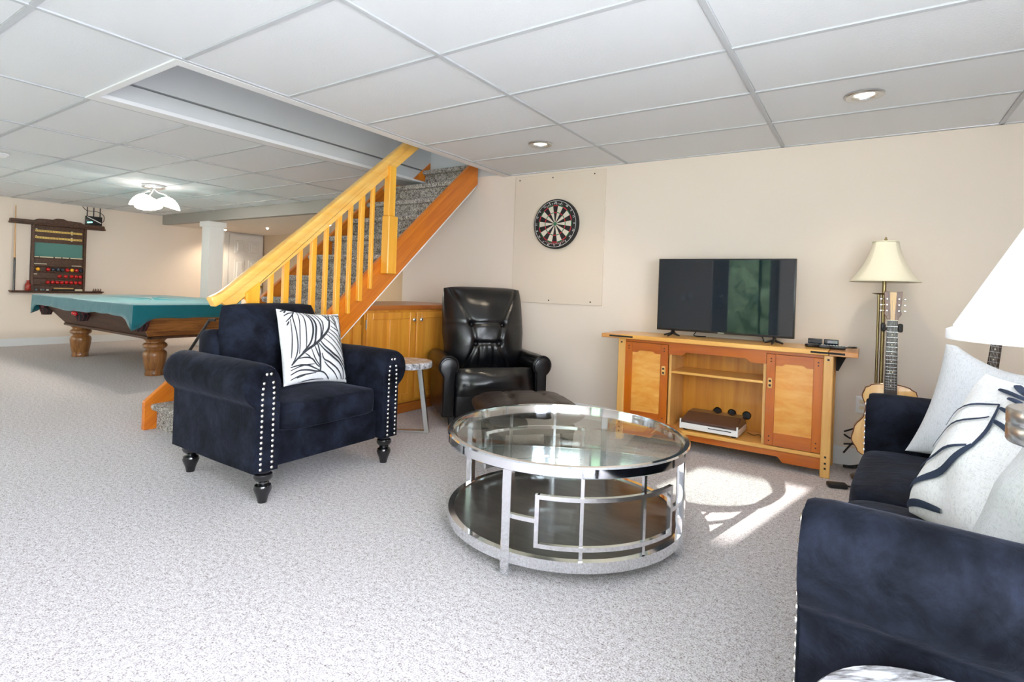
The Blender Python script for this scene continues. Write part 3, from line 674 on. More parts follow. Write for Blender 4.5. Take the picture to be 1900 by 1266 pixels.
# three pillows on the sofa
p1 = Pillow(.64, .47, .19, .07, 5, .02, .085, .16)
t = thing('grey_pillow', 'plain light grey pillow with dipped top edge against the far sofa arm', 'pillow', (.515, 2.74, .515), rot=(R(-16), R(2), R(-6)))
part('cover', p1.shape(48), 'linen_grey', t, ang=180)
p2 = Pillow(.50, .47, .20, .06, 9, .03)
t = thing('leaf_pillow', 'white pillow with navy leaf strokes on the sofa between two grey pillows', 'pillow', (.225, 1.80, .51), rot=(R(-24), R(0), R(-66)))
part('cover', p2.shape(48), 'cotton', t, ang=180)
SL = [(.085, [(-.95, -.74), (-.6, -.52), (-.2, -.22), (.0, .08)]), (.06, [(.0, .06), (.04, .3), (.0, .5), (-.06, .62)]), (.09, [(-.93, -.93), (-.6, -.83), (-.15, -.76)]), (.04, [(-.9, -.45), (-.5, -.18), (-.05, .06)]), (.03, [(-.87, -.12), (-.5, .22), (-.06, .45)]), (.03, [(-.8, .2), (-.45, .52), (-.06, .62)]),
      (.055, [(.02, .42), (.2, .38), (.38, .28)]), (.05, [(.0, .58), (.2, .54), (.42, .43)]), (.05, [(.0, .72), (.2, .69), (.44, .58)]), (.07, [(-.22, .95), (.05, .86), (.4, .76)]), (.05, [(-.3, .82), (-.1, .8), (.3, .74)])]
part('leaf_print', join(*[p2.ribbon(p, w) for w, p in SL]), 'thread_blue', t, ang=180, label='navy leaf strokes')
p3 = Pillow(.50, .42, .20, .05, 14, .02)
t = thing('linen_pillow', 'pale linen pillow with one seam, nearest the near sofa arm', 'pillow', (.31, 1.41, .515), rot=(R(-22), R(4), R(-64)))
part('cover', p3.shape(48), 'linen_pale', t, ang=180)
part('seam', p3.ribbon([(-.2, -.98), (-.02, -.5), (.1, 0), (.3, .5), (.36, .97)], .02, .001), 'linen_grey', t, ang=180)

# ---- leather recliner and its footstool
rc = thing('leather_recliner', 'black leather recliner chair with button tufted back beside pine cupboard', 'armchair', (-2.80, 3.87, 0), .90)
part('base', bb(-.345, .345, -.29, .25, .07, .36, .03, 3), 'leather', rc)
for x in (-.37, .37):
    for y in (-.27, .24): part('leg', bev(at(lathe([(.022, 0), (.034, .085)], 4), rot=(0, 0, R(45))), .003, 1), 'black_rubber', rc, (x, y, 0))
for s in (-1, 1):
    prof = [(-.055, .08), (-.055, .44)] + [(.0 + .082 * cos(R(a)), .495 + .082 * sin(R(a))) for a in range(205, -40, -15)] + [(.045, .42), (.045, .08)]
    arm = bev(prism([(s * (.405 + x), z) for x, z in prof], -.30, .30, 'y'), .014, 2, 25)
    a = part('armrest', arm, 'leather', rc, ang=60)
    part('piping', tube([(s * (.405 + x * .97), -.302, z) for x, z in prof[1:-1]] , .006, 6), 'piping', a)
    part('front_facing', prism([(s * (.405 + x * .86), .33 + (z - .33) * .93) for x, z in prof], -.316, -.29, 'y', .008, 2), 'leather', a)
seat = part('seat_cushion', puff(.66, .58, .13, .3, n=30, e=3., bulge=.5, wob=.02, seed=2, creases=(((-.72, -1), (-.5, .2), .02), ((.72, -1), (.5, .2), .02), ((-.2, -1), (-.1, -.4), .008), ((.1, -1), (.15, -.3), .008), ((.35, -1), (.28, -.5), .007))), 'leather', rc, (0, .22, .345), (R(-86), 0, 0), ang=180)
part('front_roll', at(puff(.68, .24, .09, .5, n=26, e=2.6, bulge=.5, wob=.012, seed=6, creases=(((-.62, 1), (-.8, -1), .016), ((.62, 1), (.8, -1), .016), ((-.1, 1), (-.1, .2), .01), ((.05, 1), (.1, .3), .01))), (0, -.29, .24), (R(-12), 0, 0)), 'leather', rc, ang=180)
BT = [(-.38, .06), (.38, .06), (-.29, -.38), (.29, -.38)]
back = part('backrest', puff(.76, .79, .19, .45, n=84, e=4., bulge=.35, wob=.016, seed=4, pr=.032, cr=.014,
    pits=[(u, v, .016) for u, v in BT],
    creases=[((-.38, .06), (-.84, .95), .017), ((.38, .06), (.84, .95), .017), ((-.38, .06), (.38, .06), .019), ((-.29, -.38), (.29, -.38), .019), ((-.38, .06), (-.29, -.38), .019), ((.38, .06), (.29, -.38), .019), ((-.29, -.38), (-.62, -.98), .017), ((.29, -.38), (.62, -.98), .017),
             ((-.38, .06), (-.95, .14), .010), ((.38, .06), (.95, .14), .010), ((-.18, -.40), (-.2, -.9), .016), ((.14, -.40), (.18, -.9), .016), ((0, -.42), (.02, -.85), .008)],
    wf=lambda v: 1. if v > -.1 else 1 - .10 * (-.1 - v)), 'leather', rc, (0, .10, .38), (R(-13), 0, 0), ang=180)
for u, v in BT: part('button', ball((u * .37, -.135, .39 + v * .39), .017, 12, 8), 'piping', back)
rim = []
for q in range(72):
    a = 2 * pi * q / 72; sg = lambda v: (abs(v) ** .36) * (1 if v >= 0 else -1)
    rim.append((sg(cos(a)) * .362, -.012, .39 + sg(sin(a)) * .382))
part('piping', tube(rim, .007, 6, True), 'piping', back)
part('back_shell', at(bb(-.33, .33, .04, .09, .05, .74, .024, 3), (0, .10, .38), (R(-13), 0, 0)), 'leather', rc)
ot = thing('leather_footstool', 'dark brown leather footstool with two buttons behind the glass table', 'footstool', (-1.965, 3.20, 0), .83)
part('cushion', at(puff(.70, .60, .10, .9, n=40, e=5, bulge=.22, wob=.006, seed=8, pr=.04, cr=.014, pits=((-.34, .1, .022), (.34, .1, .022)), creases=(((-.34, .1), (-.45, -1), .022), ((.34, .1), (.4, 1), .018), ((-.34, .1), (.34, .1), .01), ((.34, .1), (.45, -1), .012), ((-.34, .1), (-.4, 1), .012), ((-.8, -1), (-.86, 1), .008), ((.8, -1), (.86, 1), .008))), (0, -.28, .315), (R(-90), 0, 0), (1, 1, 1)), 'leather_brown', ot, ang=180)
for u in (-.34, .34): part('button', ball((u * .33, -.28 + .56 * .55, .385), .015, 10, 6), 'leather_brown', ot)
part('frame', bb(-.28, .28, -.23, .23, .19, .25, .012, 2), 'black_rubber', ot)
for x in (-.235, .235):
    for y in (-.19, .19):
        part('leg', bev(prism([(-.045, .2), (.045, .2), (.026, 0), (-.026, 0)], -.022, .022, 'y'), .004, 1), 'black_rubber', ot, (x, y, 0))

# ================================================================ TABLES
ct = thing('coffee_table', 'round chrome coffee table with glass top and dark lower tray', 'coffee table', (-1.21, 2.352, 0), 0)
RT = .562; TZ = .468
def ringband(r0, r1, z0, z1, n=96):
    return lathe([(r0, z0), (r1, z0), (r1, z1), (r0, z1), (r0, z0)], n, cap=False)
part('glass_top', lathe([(0, TZ - .014), (RT - .02, TZ - .014), (RT - .013, TZ - .01), (RT - .013, TZ - .006), (RT - .02, TZ - .002), (0, TZ - .002)], 96, cap=False), 'glass', ct, ang=30)
part('top_rim', lathe([(RT - .027, TZ - .044), (RT + .012, TZ - .044), (RT + .016, TZ - .04), (RT + .016, TZ - .006), (RT + .010, TZ), (RT - .009, TZ), (RT - .011, TZ - .016), (RT - .027, TZ - .016), (RT - .027, TZ - .044)], 96, cap=False), 'chrome', ct, ang=25)
part('bottom_ring', ringband(RT - .028, RT, .055, .098), 'chrome', ct, ang=25)
part('lower_tray', lathe([(0, .07), (RT - .028, .07), (RT - .028, .092), (0, .092)], 96, cap=False), 'tray', ct, ang=30)
A0 = R(-86.5)
for k in range(4):
    a = A0 + k * pi / 2
    part('leg', at(bb(-.02, .014, -.02, .02, 0, TZ - .041, .003, 1), (RT * cos(a) * .99, RT * sin(a) * .99, 0), (0, 0, a)), 'chrome', ct, flat=True)
def arcbar(a0, a1, z, w=.017, r=RT - .012):
    n = 16; V, F = [], []
    for i in range(n + 1):
        a = a0 + (a1 - a0) * i / n
        for dr, dz in ((-w / 2, -w / 2), (w / 2, -w / 2), (w / 2, w / 2), (-w / 2, w / 2)): V.append(((r + dr) * cos(a), (r + dr) * sin(a), z + dz))
    for i in range(n):
        for q in range(4): F.append((i * 4 + q, i * 4 + (q + 1) % 4, i * 4 + 4 + (q + 1) % 4, i * 4 + 4 + q))
    F += [[0, 1, 2, 3], [n * 4 + q for q in range(4)]]
    return V, F
def upbar(a, z0, z1, w=.017, r=RT - .012): return at(bb(-w / 2, w / 2, -w / 2, w / 2, z0, z1), (r * cos(a), r * sin(a), 0), (0, 0, a))
for base in (A0, A0 + pi):
    L0, L1 = base + R(13), base + R(77); zt, zb = .335, .145
    part('frame_panel', join(arcbar(L0, L1, zt), arcbar(L0, L1, zb), upbar(L0, zb - .0085, zt + .0085), upbar(L1, zb - .0085, zt + .0085)), 'chrome', ct, flat=True)
    for q in (31, 59): part('upright_bar', upbar(base + R(q), .09, TZ - .041, .014), 'chrome', ct, flat=True)
    part('connector', arcbar(base + R(2), L0, .24), 'chrome', ct, flat=True)
    part('connector', arcbar(L1, base + R(88), .24), 'chrome', ct, flat=True)

def slab_table(label, loc, rz, r, h):
    t = thing('side_table', label, 'side table', loc, rz, 'slab topped side tables')
    V, F = lathe([(0, h - .048), (r - .006, h - .048), (r, h - .04), (r, h - .006), (r - .006, h), (0, h)], 56, cap=False)
    V = [Vector((v[0] * (1 + .02 * noise.noise(Vector((v[0] * 4, v[1] * 4, 2)))), v[1] * (1 + .02 * noise.noise(Vector((v[0] * 4, v[1] * 4, 7)))), v[2])) for v in V]
    part('top', (V, F), 'slab', t, ang=40)
    for y in (0,):
        tb, tt = r * .98, r * .45
        leg = lambda s: bev(prism([(s * tt - .006 * s, h - .05), (s * tt + .03 * s, h - .05), (s * tb + .0 * s, 0), (s * tb - .036 * s, 0)], y - .02, y + .02, 'y'), .002, 1)
        part('leg', leg(1), 'brushed', t, flat=True); part('leg', leg(-1), 'brushed', t, flat=True)
        part('foot_bar', bb(-tb + .03, tb - .03, y - .02, y + .02, 0, .016, .002, 1), 'brushed', t, flat=True)
    return t
slab_table('round slab side table with steel legs between navy armchair and recliner', (-2.985, 3.06, 0), R(33), .195, .555)
slab_table('round pale slab side table beside the near sofa arm', (.15, 1.03, 0), R(40), .215, .475)
# ================================================================ TV STAND AND WHAT IS ON IT
tv_y = 4.02
cs = thing('tv_stand', 'maple and cherry sideboard stand with open centre below the television', 'tv stand', (-.90, 4.02, 0), R(0))
# local: x from -.73 to .73, front face at y=0, depth to y=.36
def boards(n): return n
part('top', bb(-.70, .70, -.055, .37, .79, .822, .004, 2), 'maple', cs, flat=True)
for s in (-1, 1):
    part('breadboard_end', bb(s * .702, s * .86, -.05, .365, .788, .82, .004, 2), 'cherry_light', cs, flat=True)
    part('spline', bb(s * .60, s * .79, -.058, -.05, .80, .812), 'dark', cs, flat=True)
    for y in (0, .34):
        o = part('leg', bev(prism([(s * .70 - .028, 0), (s * .70 + .028, 0), (s * .70 + .028, .79), (s * .70 - .028, .79)], y - .02, y + .028, 'y'), .005, 1), 'maple_z', cs, flat=True)
        if y == 0: part('peg', join(*[bb(s * .70 - .006, s * .70 + .006, -.0225, -.018, z - .006, z + .006) for z in (.76, .135, .095, .062)]), 'dark', o, flat=True)
    part('side_panel', bb(s * .70 - .01, s * .70 + .01, .03, .33, .12, .77), 'cherry_z', cs, flat=True)
    part('corbel', prism([(s * .73, .785), (s * .80, .785), (s * .745, .66), (s * .73, .66)], .30, .33, 'y'), 'dark', cs, flat=True)
    part('divider', bb(s * .325 - .009, s * .325 + .009, .02, .34, .13, .78), 'maple_z', cs, flat=True)
    x0, x1 = (s * .672, s * .338); x0, x1 = min(x0, x1), max(x0, x1)
    z0, z1 = .15, .765; fr = .055
    notch = [(x0 + fr, z1 - .075), (x0 + fr + .04, z1 - .075), (x0 + fr + .06, z1 - .06), (x1 - fr - .06, z1 - .06), (x1 - fr - .04, z1 - .075), (x1 - fr, z1 - .075), (x1 - fr, z1), (x0 + fr, z1)]
    dr = part('cabinet_door', join(bb(x0, x0 + fr, -.008, .014, z0, z1, .002, 1), bb(x1 - fr, x1, -.008, .014, z0, z1, .002, 1)), 'cherry_z', cs, flat=True)
    part('door_rail', prism(notch, -.008, .014, 'y'), 'cherry', dr, flat=True)
    part('door_rail', bb(x0 + fr, x1 - fr, -.008, .014, z0, z0 + .085), 'cherry', dr, flat=True)
    part('door_panel', bb(x0 + fr, x1 - fr, .0, .012, z0 + .08, z1 - .05), 'figured', dr, flat=True, label='pale figured maple panel')
    px = (x1 - .026) if s < 0 else (x0 + .026)
    pu = part('pull', prism([(px - .012, .535), (px + .012, .535), (px + .015, .545), (px + .015, .595), (px + .012, .605), (px - .012, .605), (px - .015, .595), (px - .015, .545)], -.024, -.008, 'y', .003, 1), 'maple_z', dr, flat=True)
    part('peg', join(*[bb(px - .007, px + .007, -.026, -.022, z - .007, z + .007) for z in (.555, .585)]), 'dark', dr, flat=True)
    part('peg_dots', join(*[bb(a - .004, a + .004, -.0095, -.007, z - .004, z + .004) for a in (x0 + .028, x1 - .028) for z in (z0 + .03, z0 + .06, z1 - .03, z1 - .05)]), 'dark', dr, flat=True)
def apron(x0, x1, zt, zl, zh, step):
    return [(x0, zl), (x0 + step, zl), (x0 + step + .03, zh), (x1 - step - .03, zh), (x1 - step, zl), (x1, zl), (x1, zt), (x0, zt)]
part('upper_apron', prism(apron(-.335, .335, .785, .695, .72, .10), .0, .02, 'y'), 'cherry', cs, flat=True)
part('top_rail', bb(-.67, .67, -.003, .018, .768, .79), 'cherry', cs, flat=True)
part('lower_apron', prism(apron(-.672, .672, .118, .045, .08, .22), -.004, .018, 'y'), 'cherry', cs, flat=True)
part('bottom_shelf', bb(-.672, .672, -.01, .345, .12, .145, .003, 1), 'maple', cs, flat=True)
part('middle_shelf', bb(-.315, .315, .02, .345, .555, .573, .002, 1), 'maple', cs, flat=True)
bp = part('back_panel', bb(-.68, .68, .345, .357, .13, .78), 'cab', cs, flat=True)
for x in (-.045, .06, .165): part('cable_hole', at(lathe([(.0, .002), (.025, .002), (.026, -.001), (.031, -.003), (.032, 0)], 22), (x, .345, .255), (R(90), 0, 0)), 'black_plastic', bp)

tv = thing('television', 'black flat screen television on two feet atop the maple stand', 'television', (-.905, 4.20, .822), R(0))
part('bezel', join(bb(-.485, .485, -.006, .03, .042, .602, .004, 2)), 'black_plastic', tv)
part('back_housing', bb(-.33, .33, .028, .06, .06, .36, .012, 2), 'black_plastic', tv)
part('screen', bb(-.474, .474, -.0085, -.004, .058, .592), 'screen', tv, flat=True)
part('logo_mark', bb(-.022, .022, -.0075, -.005, .046, .051), 'brushed', tv, flat=True)
for s in (-1, 1):
    part('foot', join(tube([(s * .36, -.115, .006), (s * .36, -.03, .018), (s * .36, .0, .046)], [.006, .009, .011], 8), tube([(s * .36, .11, .006), (s * .36, .05, .02), (s * .36, .01, .046)], [.006, .009, .011], 8), tube([(s * .36 - .06, -.02, .006), (s * .36, -.01, .024), (s * .36 + .06, -.02, .006)], [.006, .009, .006], 8)), 'black_plastic', tv)
for x, dz in ((-.17, -.03), (.24, .03)):
    tag(part('television_cable', tube(smooth_path([(-.905 + x, 4.275, .885), (-.905 + x + dz, 4.27, .86), (-.905 + x + dz * 1.4, 4.275, .83), (-.905 + x + .03, 4.33, .826)], 5), .004, 6), 'black_plastic'), 'thin black cable hanging below the television, %s end' % ('dartboard' if x < 0 else 'lamp'), 'cable')
# small electronics at the end of the stand top
def gadget(name, label, cat, x, y, s, rz=0, b=.006, m='black_plastic', z=.822, grp=None):
    t = thing(name, label, cat, (x, y, z), rz, grp); part('body', bb(-s[0] / 2, s[0] / 2, -s[1] / 2, s[1] / 2, 0, s[2], b, 2), m, t); return t
sb = 'handsets at the end of the stand'
for x, y, lb, rz in ((-.305, 4.165, 'leftmost', .5), (-.225, 4.14, 'middle', .25), (-.155, 4.145, 'rightmost', .1)):
    t = gadget('remote_control', 'black handset lying on the stand top, %s of the three in front' % lb, 'remote', x, y, (.085, .05, .022), rz, .008, grp=sb)
    part('buttons', join(*[box((a, c, .022), (.008, .008, .004)) for a in (-.025, -.008, .009, .026) for c in (-.012, .004)]), 'brushed', t, flat=True)
for x, lb in ((-.295, 'left'), (-.20, 'right')):
    t = gadget('receiver_box', 'small black box standing upright behind the handsets, %s one' % lb, 'box', x, 4.235, (.085, .025, .055), 0, .003)
    part('face', bb(-.038, .038, -.0145, -.0125, .006, .049), 'screen', t, flat=True)
tag(part('adapter_cable', tube(smooth_path([(-.12, 4.15, .834), (-.07, 4.16, .84), (-.055, 4.2, .836), (-.09, 4.26, .83), (-.10, 4.38, .828)], 6), .005, 6), 'black_plastic'), 'black looped cable trailing from the handsets on the stand', 'cable')
# turntable
tt = thing('record_player', 'silver record player with smoked brown lid inside the stand', 'record player', (-.935, 4.19, .145), R(-1))
part('body', bb(-.205, .205, -.15, .14, .012, .055, .004, 2), 'white_plastic', tt, flat=True)
part('front_strip', bb(0.0, .16, -.153, -.149, .038, .043), 'dark', tt, flat=True)
part('lid', bev(([(-.203, -.148, .055), (.203, -.148, .055), (.203, .14, .055), (-.203, .14, .055), (-.198, -.148, .075), (.198, -.148, .075), (.19, .02, .115), (-.19, .02, .115), (.19, .138, .115), (-.19, .138, .115)],
     [(0, 3, 2, 1), (0, 1, 5, 4), (4, 5, 6, 7), (7, 6, 8, 9), (3, 9, 8, 2), (1, 2, 8, 6, 5), (0, 4, 7, 9, 3)]), .003, 1), 'smoke_lid', tt, flat=True)
for s in (-1, 1): part('hinge_post', bb(s * .199 - .005, s * .199 + .005, -.152, -.143, .012, .082), 'white_plastic', tt, flat=True)
for x in (-.17, .17):
    for y in (-.12, .11): part('foot', lathe([(.016, 0), (.018, .012)], 10), 'black_rubber', tt, (x, y, 0))
tag(part('audio_cable', tube(smooth_path([(-.71, 4.26, .152), (-.66, 4.22, .15), (-.63, 4.26, .15), (-.60, 4.18, .15), (-.585, 4.13, .15)], 6), .0025, 5), 'black_plastic'), 'thin dark lead beside the record player on the stand shelf', 'cable')
# cables on the floor behind the stand
for k, pts in enumerate([[(-.11, 4.39, .24), (-.03, 4.33, .29), (.03, 4.32, .30), (.08, 4.38, .34)], [(-.11, 4.36, .10), (-.04, 4.32, .2), (.02, 4.33, .15), (.0, 4.36, .05), (-.06, 4.35, .02), (-.11, 4.36, .012)], [(-.11, 4.38, .22), (-.06, 4.33, .21), (.01, 4.32, .25), (.05, 4.36, .32)], [(-.11, 4.36, .16), (-.02, 4.33, .17), (.015, 4.33, .09), (-.03, 4.34, .02), (-.11, 4.33, .012)]]):
    tag(part('power_cable', tube(smooth_path(pts, 7), .006, 6), 'black_rubber'), ['topmost black cable behind the stand near the guitar', 'black cable curling down to the carpet behind the stand, outer loop', 'second black cable from the top behind the stand', 'black cable curling down to the carpet behind the stand, inner loop'][k], 'cable', 'cables behind the stand')
pa = thing('power_adapter', 'small flat black adapter on the carpet before the sofa', 'adapter', (-.125, 3.86, 0), R(20))
part('body', bb(-.055, .055, -.03, .03, 0, .03, .012, 3), 'black_plastic', pa)
part('plug', cyl((.05, 0, .015), (.085, .0, .012), .006, 8), 'black_rubber', pa)
ol = thing('wall_outlet', 'white wall outlet plate between stand and guitar', 'outlet', (-.015, YW, .43), 0)
part('plate', bb(-.036, .036, -.006, 0, -.058, .058, .002, 1), 'white_plastic', ol, flat=True)
for z in (-.02, .02): part('socket', bb(-.014, .014, -.008, -.005, z - .012, z + .012), 'ivory', ol, flat=True)

# ================================================================ DARTBOARD
bk = thing('backing_board', 'beige painted backing board screwed to the wall behind the dartboard', 'board', (-2.455, YW, 1.0), 0)
part('panel', bb(-.48, .48, -.012, 0, .02, 1.245, .002, 1), 'panel', bk, flat=True)
for x, z in ((-.43, 1.21), (-.06, 1.21), (.37, 1.21), (-.43, .05), (-.06, .05), (.37, .05)):
    part('screw', at(lathe([(0, .003), (.006, .002), (.007, 0)], 10), (x, -.012, z), (R(90), 0, 0)), 'dark', bk)
dbd = thing('dartboard', 'round bristle dartboard with cream and black wedges on beige board', 'dartboard', (-2.452, YW - .012, 1.765), 0)
RO = .232
part('body', at(lathe([(RO, 0), (RO, .036), (RO - .006, .04), (0, .04)], 56), rot=(R(90), 0, 0)), 'black_rubber', dbd, ang=30)
M['cream'] = mat('cream_sisal', (.70, .64, .55), .9); M['blk'] = mat('black_sisal', (.018, .016, .018), .9)
M['dred'] = mat('red_sisal', (.55, .03, .05), .9); M['dgreen'] = mat('green_sisal', (.03, .18, .08), .9)
def sect(r0, r1, k, y=-.0415):
    V, F = [], []; n = 4; a0 = pi / 2 + R(9) - R(18) * k
    for q in range(n + 1):
        a = a0 - R(18) * q / n; V += [(r0 * cos(a), y, r0 * sin(a)), (r1 * cos(a), y, r1 * sin(a))]
    for q in range(n): F.append((2 * q, 2 * q + 1, 2 * q + 3, 2 * q + 2))
    return V, F
parts_ = {'blk': [], 'cream': [], 'dred': [], 'dgreen': []}
S = RO / .2255
for k in range(20):
    e = k % 2 == 0
    for r0, r1 in ((.016, .099), (.107, .162)): parts_['blk' if e else 'cream'].append(sect(r0 * S, r1 * S, k))
    for r0, r1 in ((.099, .107), (.162, .170)): parts_['dred' if e else 'dgreen'].append(sect(r0 * S, r1 * S, k))
for kk, nm in (('blk', 'black_wedges'), ('cream', 'cream_wedges'), ('dred', 'red_segments'), ('dgreen', 'green_segments')):
    part(nm, join(*parts_[kk]), kk, dbd, flat=True, kind='stuff')
part('bullseye', join(at(lathe([(0, .0005), (.016 * S, .0)], 20), (0, -.0418, 0), (R(90), 0, 0)), at(lathe([(0, .0008), (.007, .0)], 14), (0, -.0424, 0), (R(90), 0, 0))), 'dgreen', dbd, flat=True)
part('number_ring', at(tube([(.216 * cos(2 * pi * k / 48), .216 * sin(2 * pi * k / 48), 0) for k in range(48)], .0016, 5, True), (0, -.043, 0), (R(90), 0, 0)), 'white_plastic', dbd)
nums = [20, 1, 18, 4, 13, 6, 10, 15, 2, 17, 3, 19, 7, 16, 8, 11, 14, 9, 12, 5]
def ringtext(s, r, a, size):    # upright letter on the board face, rotated so that its top points outwards
    return text('numeral', s, size, 'white_plastic', None, Matrix.Translation((r * cos(a), -.0425, r * sin(a))) @ Matrix.Rotation(-(a - pi / 2), 4, 'Y') @ Matrix.Rotation(R(90), 4, 'X'))
part('numerals', join(*[ringtext(str(n), .200, pi / 2 - R(18) * k, .026) for k, n in enumerate(nums)]), 'white_plastic', dbd, flat=True)
def arctext(s, r, a0, step, size): return join(*[ringtext(c, r, a0 - step * (i - (len(s) - 1) / 2), size) for i, c in enumerate(s)])
part('upper_lettering', arctext('EASTPOINT', .187, pi / 2 + R(4), R(6.2), .022), 'white_plastic', dbd, flat=True)
M['pinkish'] = mat('red_white_print', (.85, .45, .45), .6)
part('lower_lettering', arctext('Sharpshooter', .188, -pi / 2, R(5.6), .024), 'pinkish', dbd, flat=True)

# ================================================================ FLOOR LAMP, GUITARS, NEAR LAMP
lp = thing('floor_lamp', 'brass floor lamp with cream bell shade behind the guitar', 'floor lamp', (.075, 4.16, 0), 0)
part('base', lathe([(0, 0), (.135, 0), (.14, .012), (.12, .024), (.04, .034), (.02, .06), (0, .06)], 32), 'brass', lp)
part('pole', cyl((.008, 0, .04), (.008, 0, 1.36), .0115, 12), 'brass', lp)
part('pole', cyl((-.018, .006, .04), (-.018, .006, 1.19), .008, 10), 'brass', lp)
part('tray', lathe([(0, .0), (.035, .0), (.052, .007), (.05, .01), (.03, .004), (0, .004)], 24), 'brass', lp, (-.004, 0, 1.19))
def bell(r0, r1, h, n=8, rows=14, ribs=True):
    V, F = [], []; m = 6 * n
    for j in range(rows + 1):
        t = j / rows; r = r1 + (r0 - r1) * ((1 - t) ** 2.0 * .75 + (1 - t) * .25)
        for i in range(m):
            a = 2 * pi * i / m; w = (a % (2 * pi / n)) / (2 * pi / n)
            V.append((r * (1 - .035 * sin(pi * w)) * cos(a), r * (1 - .035 * sin(pi * w)) * sin(a), h * t))
    for j in range(rows):
        for i in range(m): F.append((j * m + i, j * m + (i + 1) % m, (j + 1) * m + (i + 1) % m, (j + 1) * m + i))
    return V, F
sh = part('lamp_shade', bell(.19, .07, .255), 'shade', lp, (.008, 0, 1.272), ang=20)
so = sh.modifiers.new('thick', 'SOLIDIFY'); so.thickness = .003
part('shade_ring', join(tube([(.19 * cos(2 * pi * k / 48), .19 * sin(2 * pi * k / 48), .002) for k in range(48)], .003, 6, True), tube([(.07 * cos(2 * pi * k / 32), .07 * sin(2 * pi * k / 32), .255) for k in range(32)], .003, 6, True)), 'shade', sh)
part('finial', lathe([(.004, 0), (.009, .01), (.004, .025), (0, .03)], 10), 'brass', lp, (.008, 0, 1.53))
part('harp', join(cyl((-.065, 0, 1.52), (.08, 0, 1.52), .002, 6), cyl((.008, 0, 1.36), (.008, 0, 1.53), .004, 6)), 'brass', lp)

def guitar(name, label, loc, rot, top, grp, nm='neck_maple'):
    g = thing(name, label, 'guitar', loc, rot=rot, group=grp)
    # local: front face towards -y, bottom of body at z=0, body 0.48 high, neck above
    def out(z):   # half width of the body at height z
        k = z / .48
        pts = [(0, .0), (.03, .10), (.1, .158), (.25, .192), (.40, .178), (.58, .128), (.68, .122), (.82, .142), (.92, .128), (.98, .075), (1, .0)]
        for (a, p), (b, q) in zip(pts, pts[1:]):
            if a <= k <= b:
                t = (k - a) / (b - a); t = t * t * (3 - 2 * t) if 0.05 < k < .95 else t ** .6 if k < .5 else 1 - (1 - t) ** .6
                return p + (q - p) * t
        return 0
    zs = [.48 * (1 - cos(pi * q / 34)) / 2 for q in range(35)]
    poly = [(out(z), z) for z in zs] + [(-out(z), z) for z in zs[::-1][1:-1]]
    part('body', prism(poly, -.045, .05, 'y', .006, 2), top, g, ang=40)
    part('binding', tube([(x, -.0455, z) for x, z in poly], .003, 5, True), 'mahogany', g)
    part('sound_hole', at(lathe([(0, .001), (.05, .001), (.052, .0)], 28), (0, -.0455, .315), (R(90), 0, 0)), 'dark', g)
    part('rosette', at(ringband(.053, .062, 0, .001, 32), (0, -.0455, .315), (R(90), 0, 0)), 'mahogany', g)
    part('bridge', bb(-.08, .08, -.055, -.045, .125, .155, .004, 1), 'rosewood', g)
    nk = part('neck', at(bev(([(-.022, 0, .41), (.022, 0, .41), (.022, -.012, .41), (-.022, -.012, .41), (-.02, 0, .86), (.02, 0, .86), (.02, -.012, .86), (-.02, -.012, .86), (0, .022, .41), (0, .016, .86)], [(0, 8, 1, 2, 3), (4, 7, 6, 5, 9), (3, 2, 6, 7), (2, 1, 5, 6), (1, 8, 9, 5), (8, 0, 4, 9), (0, 3, 7, 4)]), .004, 1), (0, -.042, 0)), nm, g, flat=True)
    part('fretboard', bev(([(-.034, -.054, .36), (.034, -.054, .36), (.034, -.060, .36), (-.034, -.060, .36), (-.027, -.054, .865), (.027, -.054, .865), (.027, -.060, .865), (-.027, -.060, .865)], [(0, 1, 2, 3), (4, 7, 6, 5), (0, 3, 7, 4), (1, 5, 6, 2), (3, 2, 6, 7), (0, 4, 5, 1)]), .001, 1), 'rosewood', g, flat=True)
    fz = [.865 - .645 * (1 - 2 ** (-k / 12)) for k in range(0, 19)]
    part('frets', join(*[bb(-.0275, .0275, -.0618, -.0595, z - .0008, z + .0008) for z in fz[1:] if z > .37]), 'brushed', nk, flat=True, kind='stuff')
    part('fret_dots', join(*[at(lathe([(0, .001), (.0042, .0)], 10), (x, -.0602, (fz[k] + fz[k - 1]) / 2), (R(90), 0, 0)) for k, x in ((3, 0), (5, 0), (7, 0), (9, 0), (12, -.008), (12, .008), (15, 0), (17, 0))]), 'ivory', nk, flat=True, kind='stuff')
    part('nut', bb(-.027, .027, -.0635, -.052, .864, .869), 'ivory', g, flat=True)
    hd = [(-.026, .868), (.026, .868), (.034, .89), (.044, .905), (.040, .93), (.044, 1.0), (.046, 1.045), (.0, 1.038), (-.046, 1.045), (-.044, 1.0), (-.040, .93), (-.044, .905), (-.034, .89)]
    h = part('headstock', prism(hd, -.058, -.042, 'y', .002, 1), 'mahogany', g, flat=True)
    part('head_stripe', prism([(-.011, .869), (.011, .869), (.017, 1.039), (-.017, 1.039)], -.0595, -.0575, 'y'), 'neck_maple', h, flat=True, label='pale centre stripe')
    for s in (-1, 1):
        for q in range(3):
            z = .925 + q * .036
            part('tuning_peg', join(cyl((s * .030, -.066, z), (s * .030, -.057, z), .004, 8), cyl((s * .04, -.05, z), (s * .055, -.05, z), .002, 6), box((s * .06, -.05, z), (.012, .006, .009), .002, 1)), 'brushed', h)
    part('strings', join(*[tube([(x * 1.25, -.056, .14), (x, -.0645, .866), (x * 1.3, -.062, .93 + .03 * (k % 3))], .0006, 4) for k, x in enumerate((-.0165, -.0099, -.0033, .0033, .0099, .0165))]), 'brushed', g)
    return g
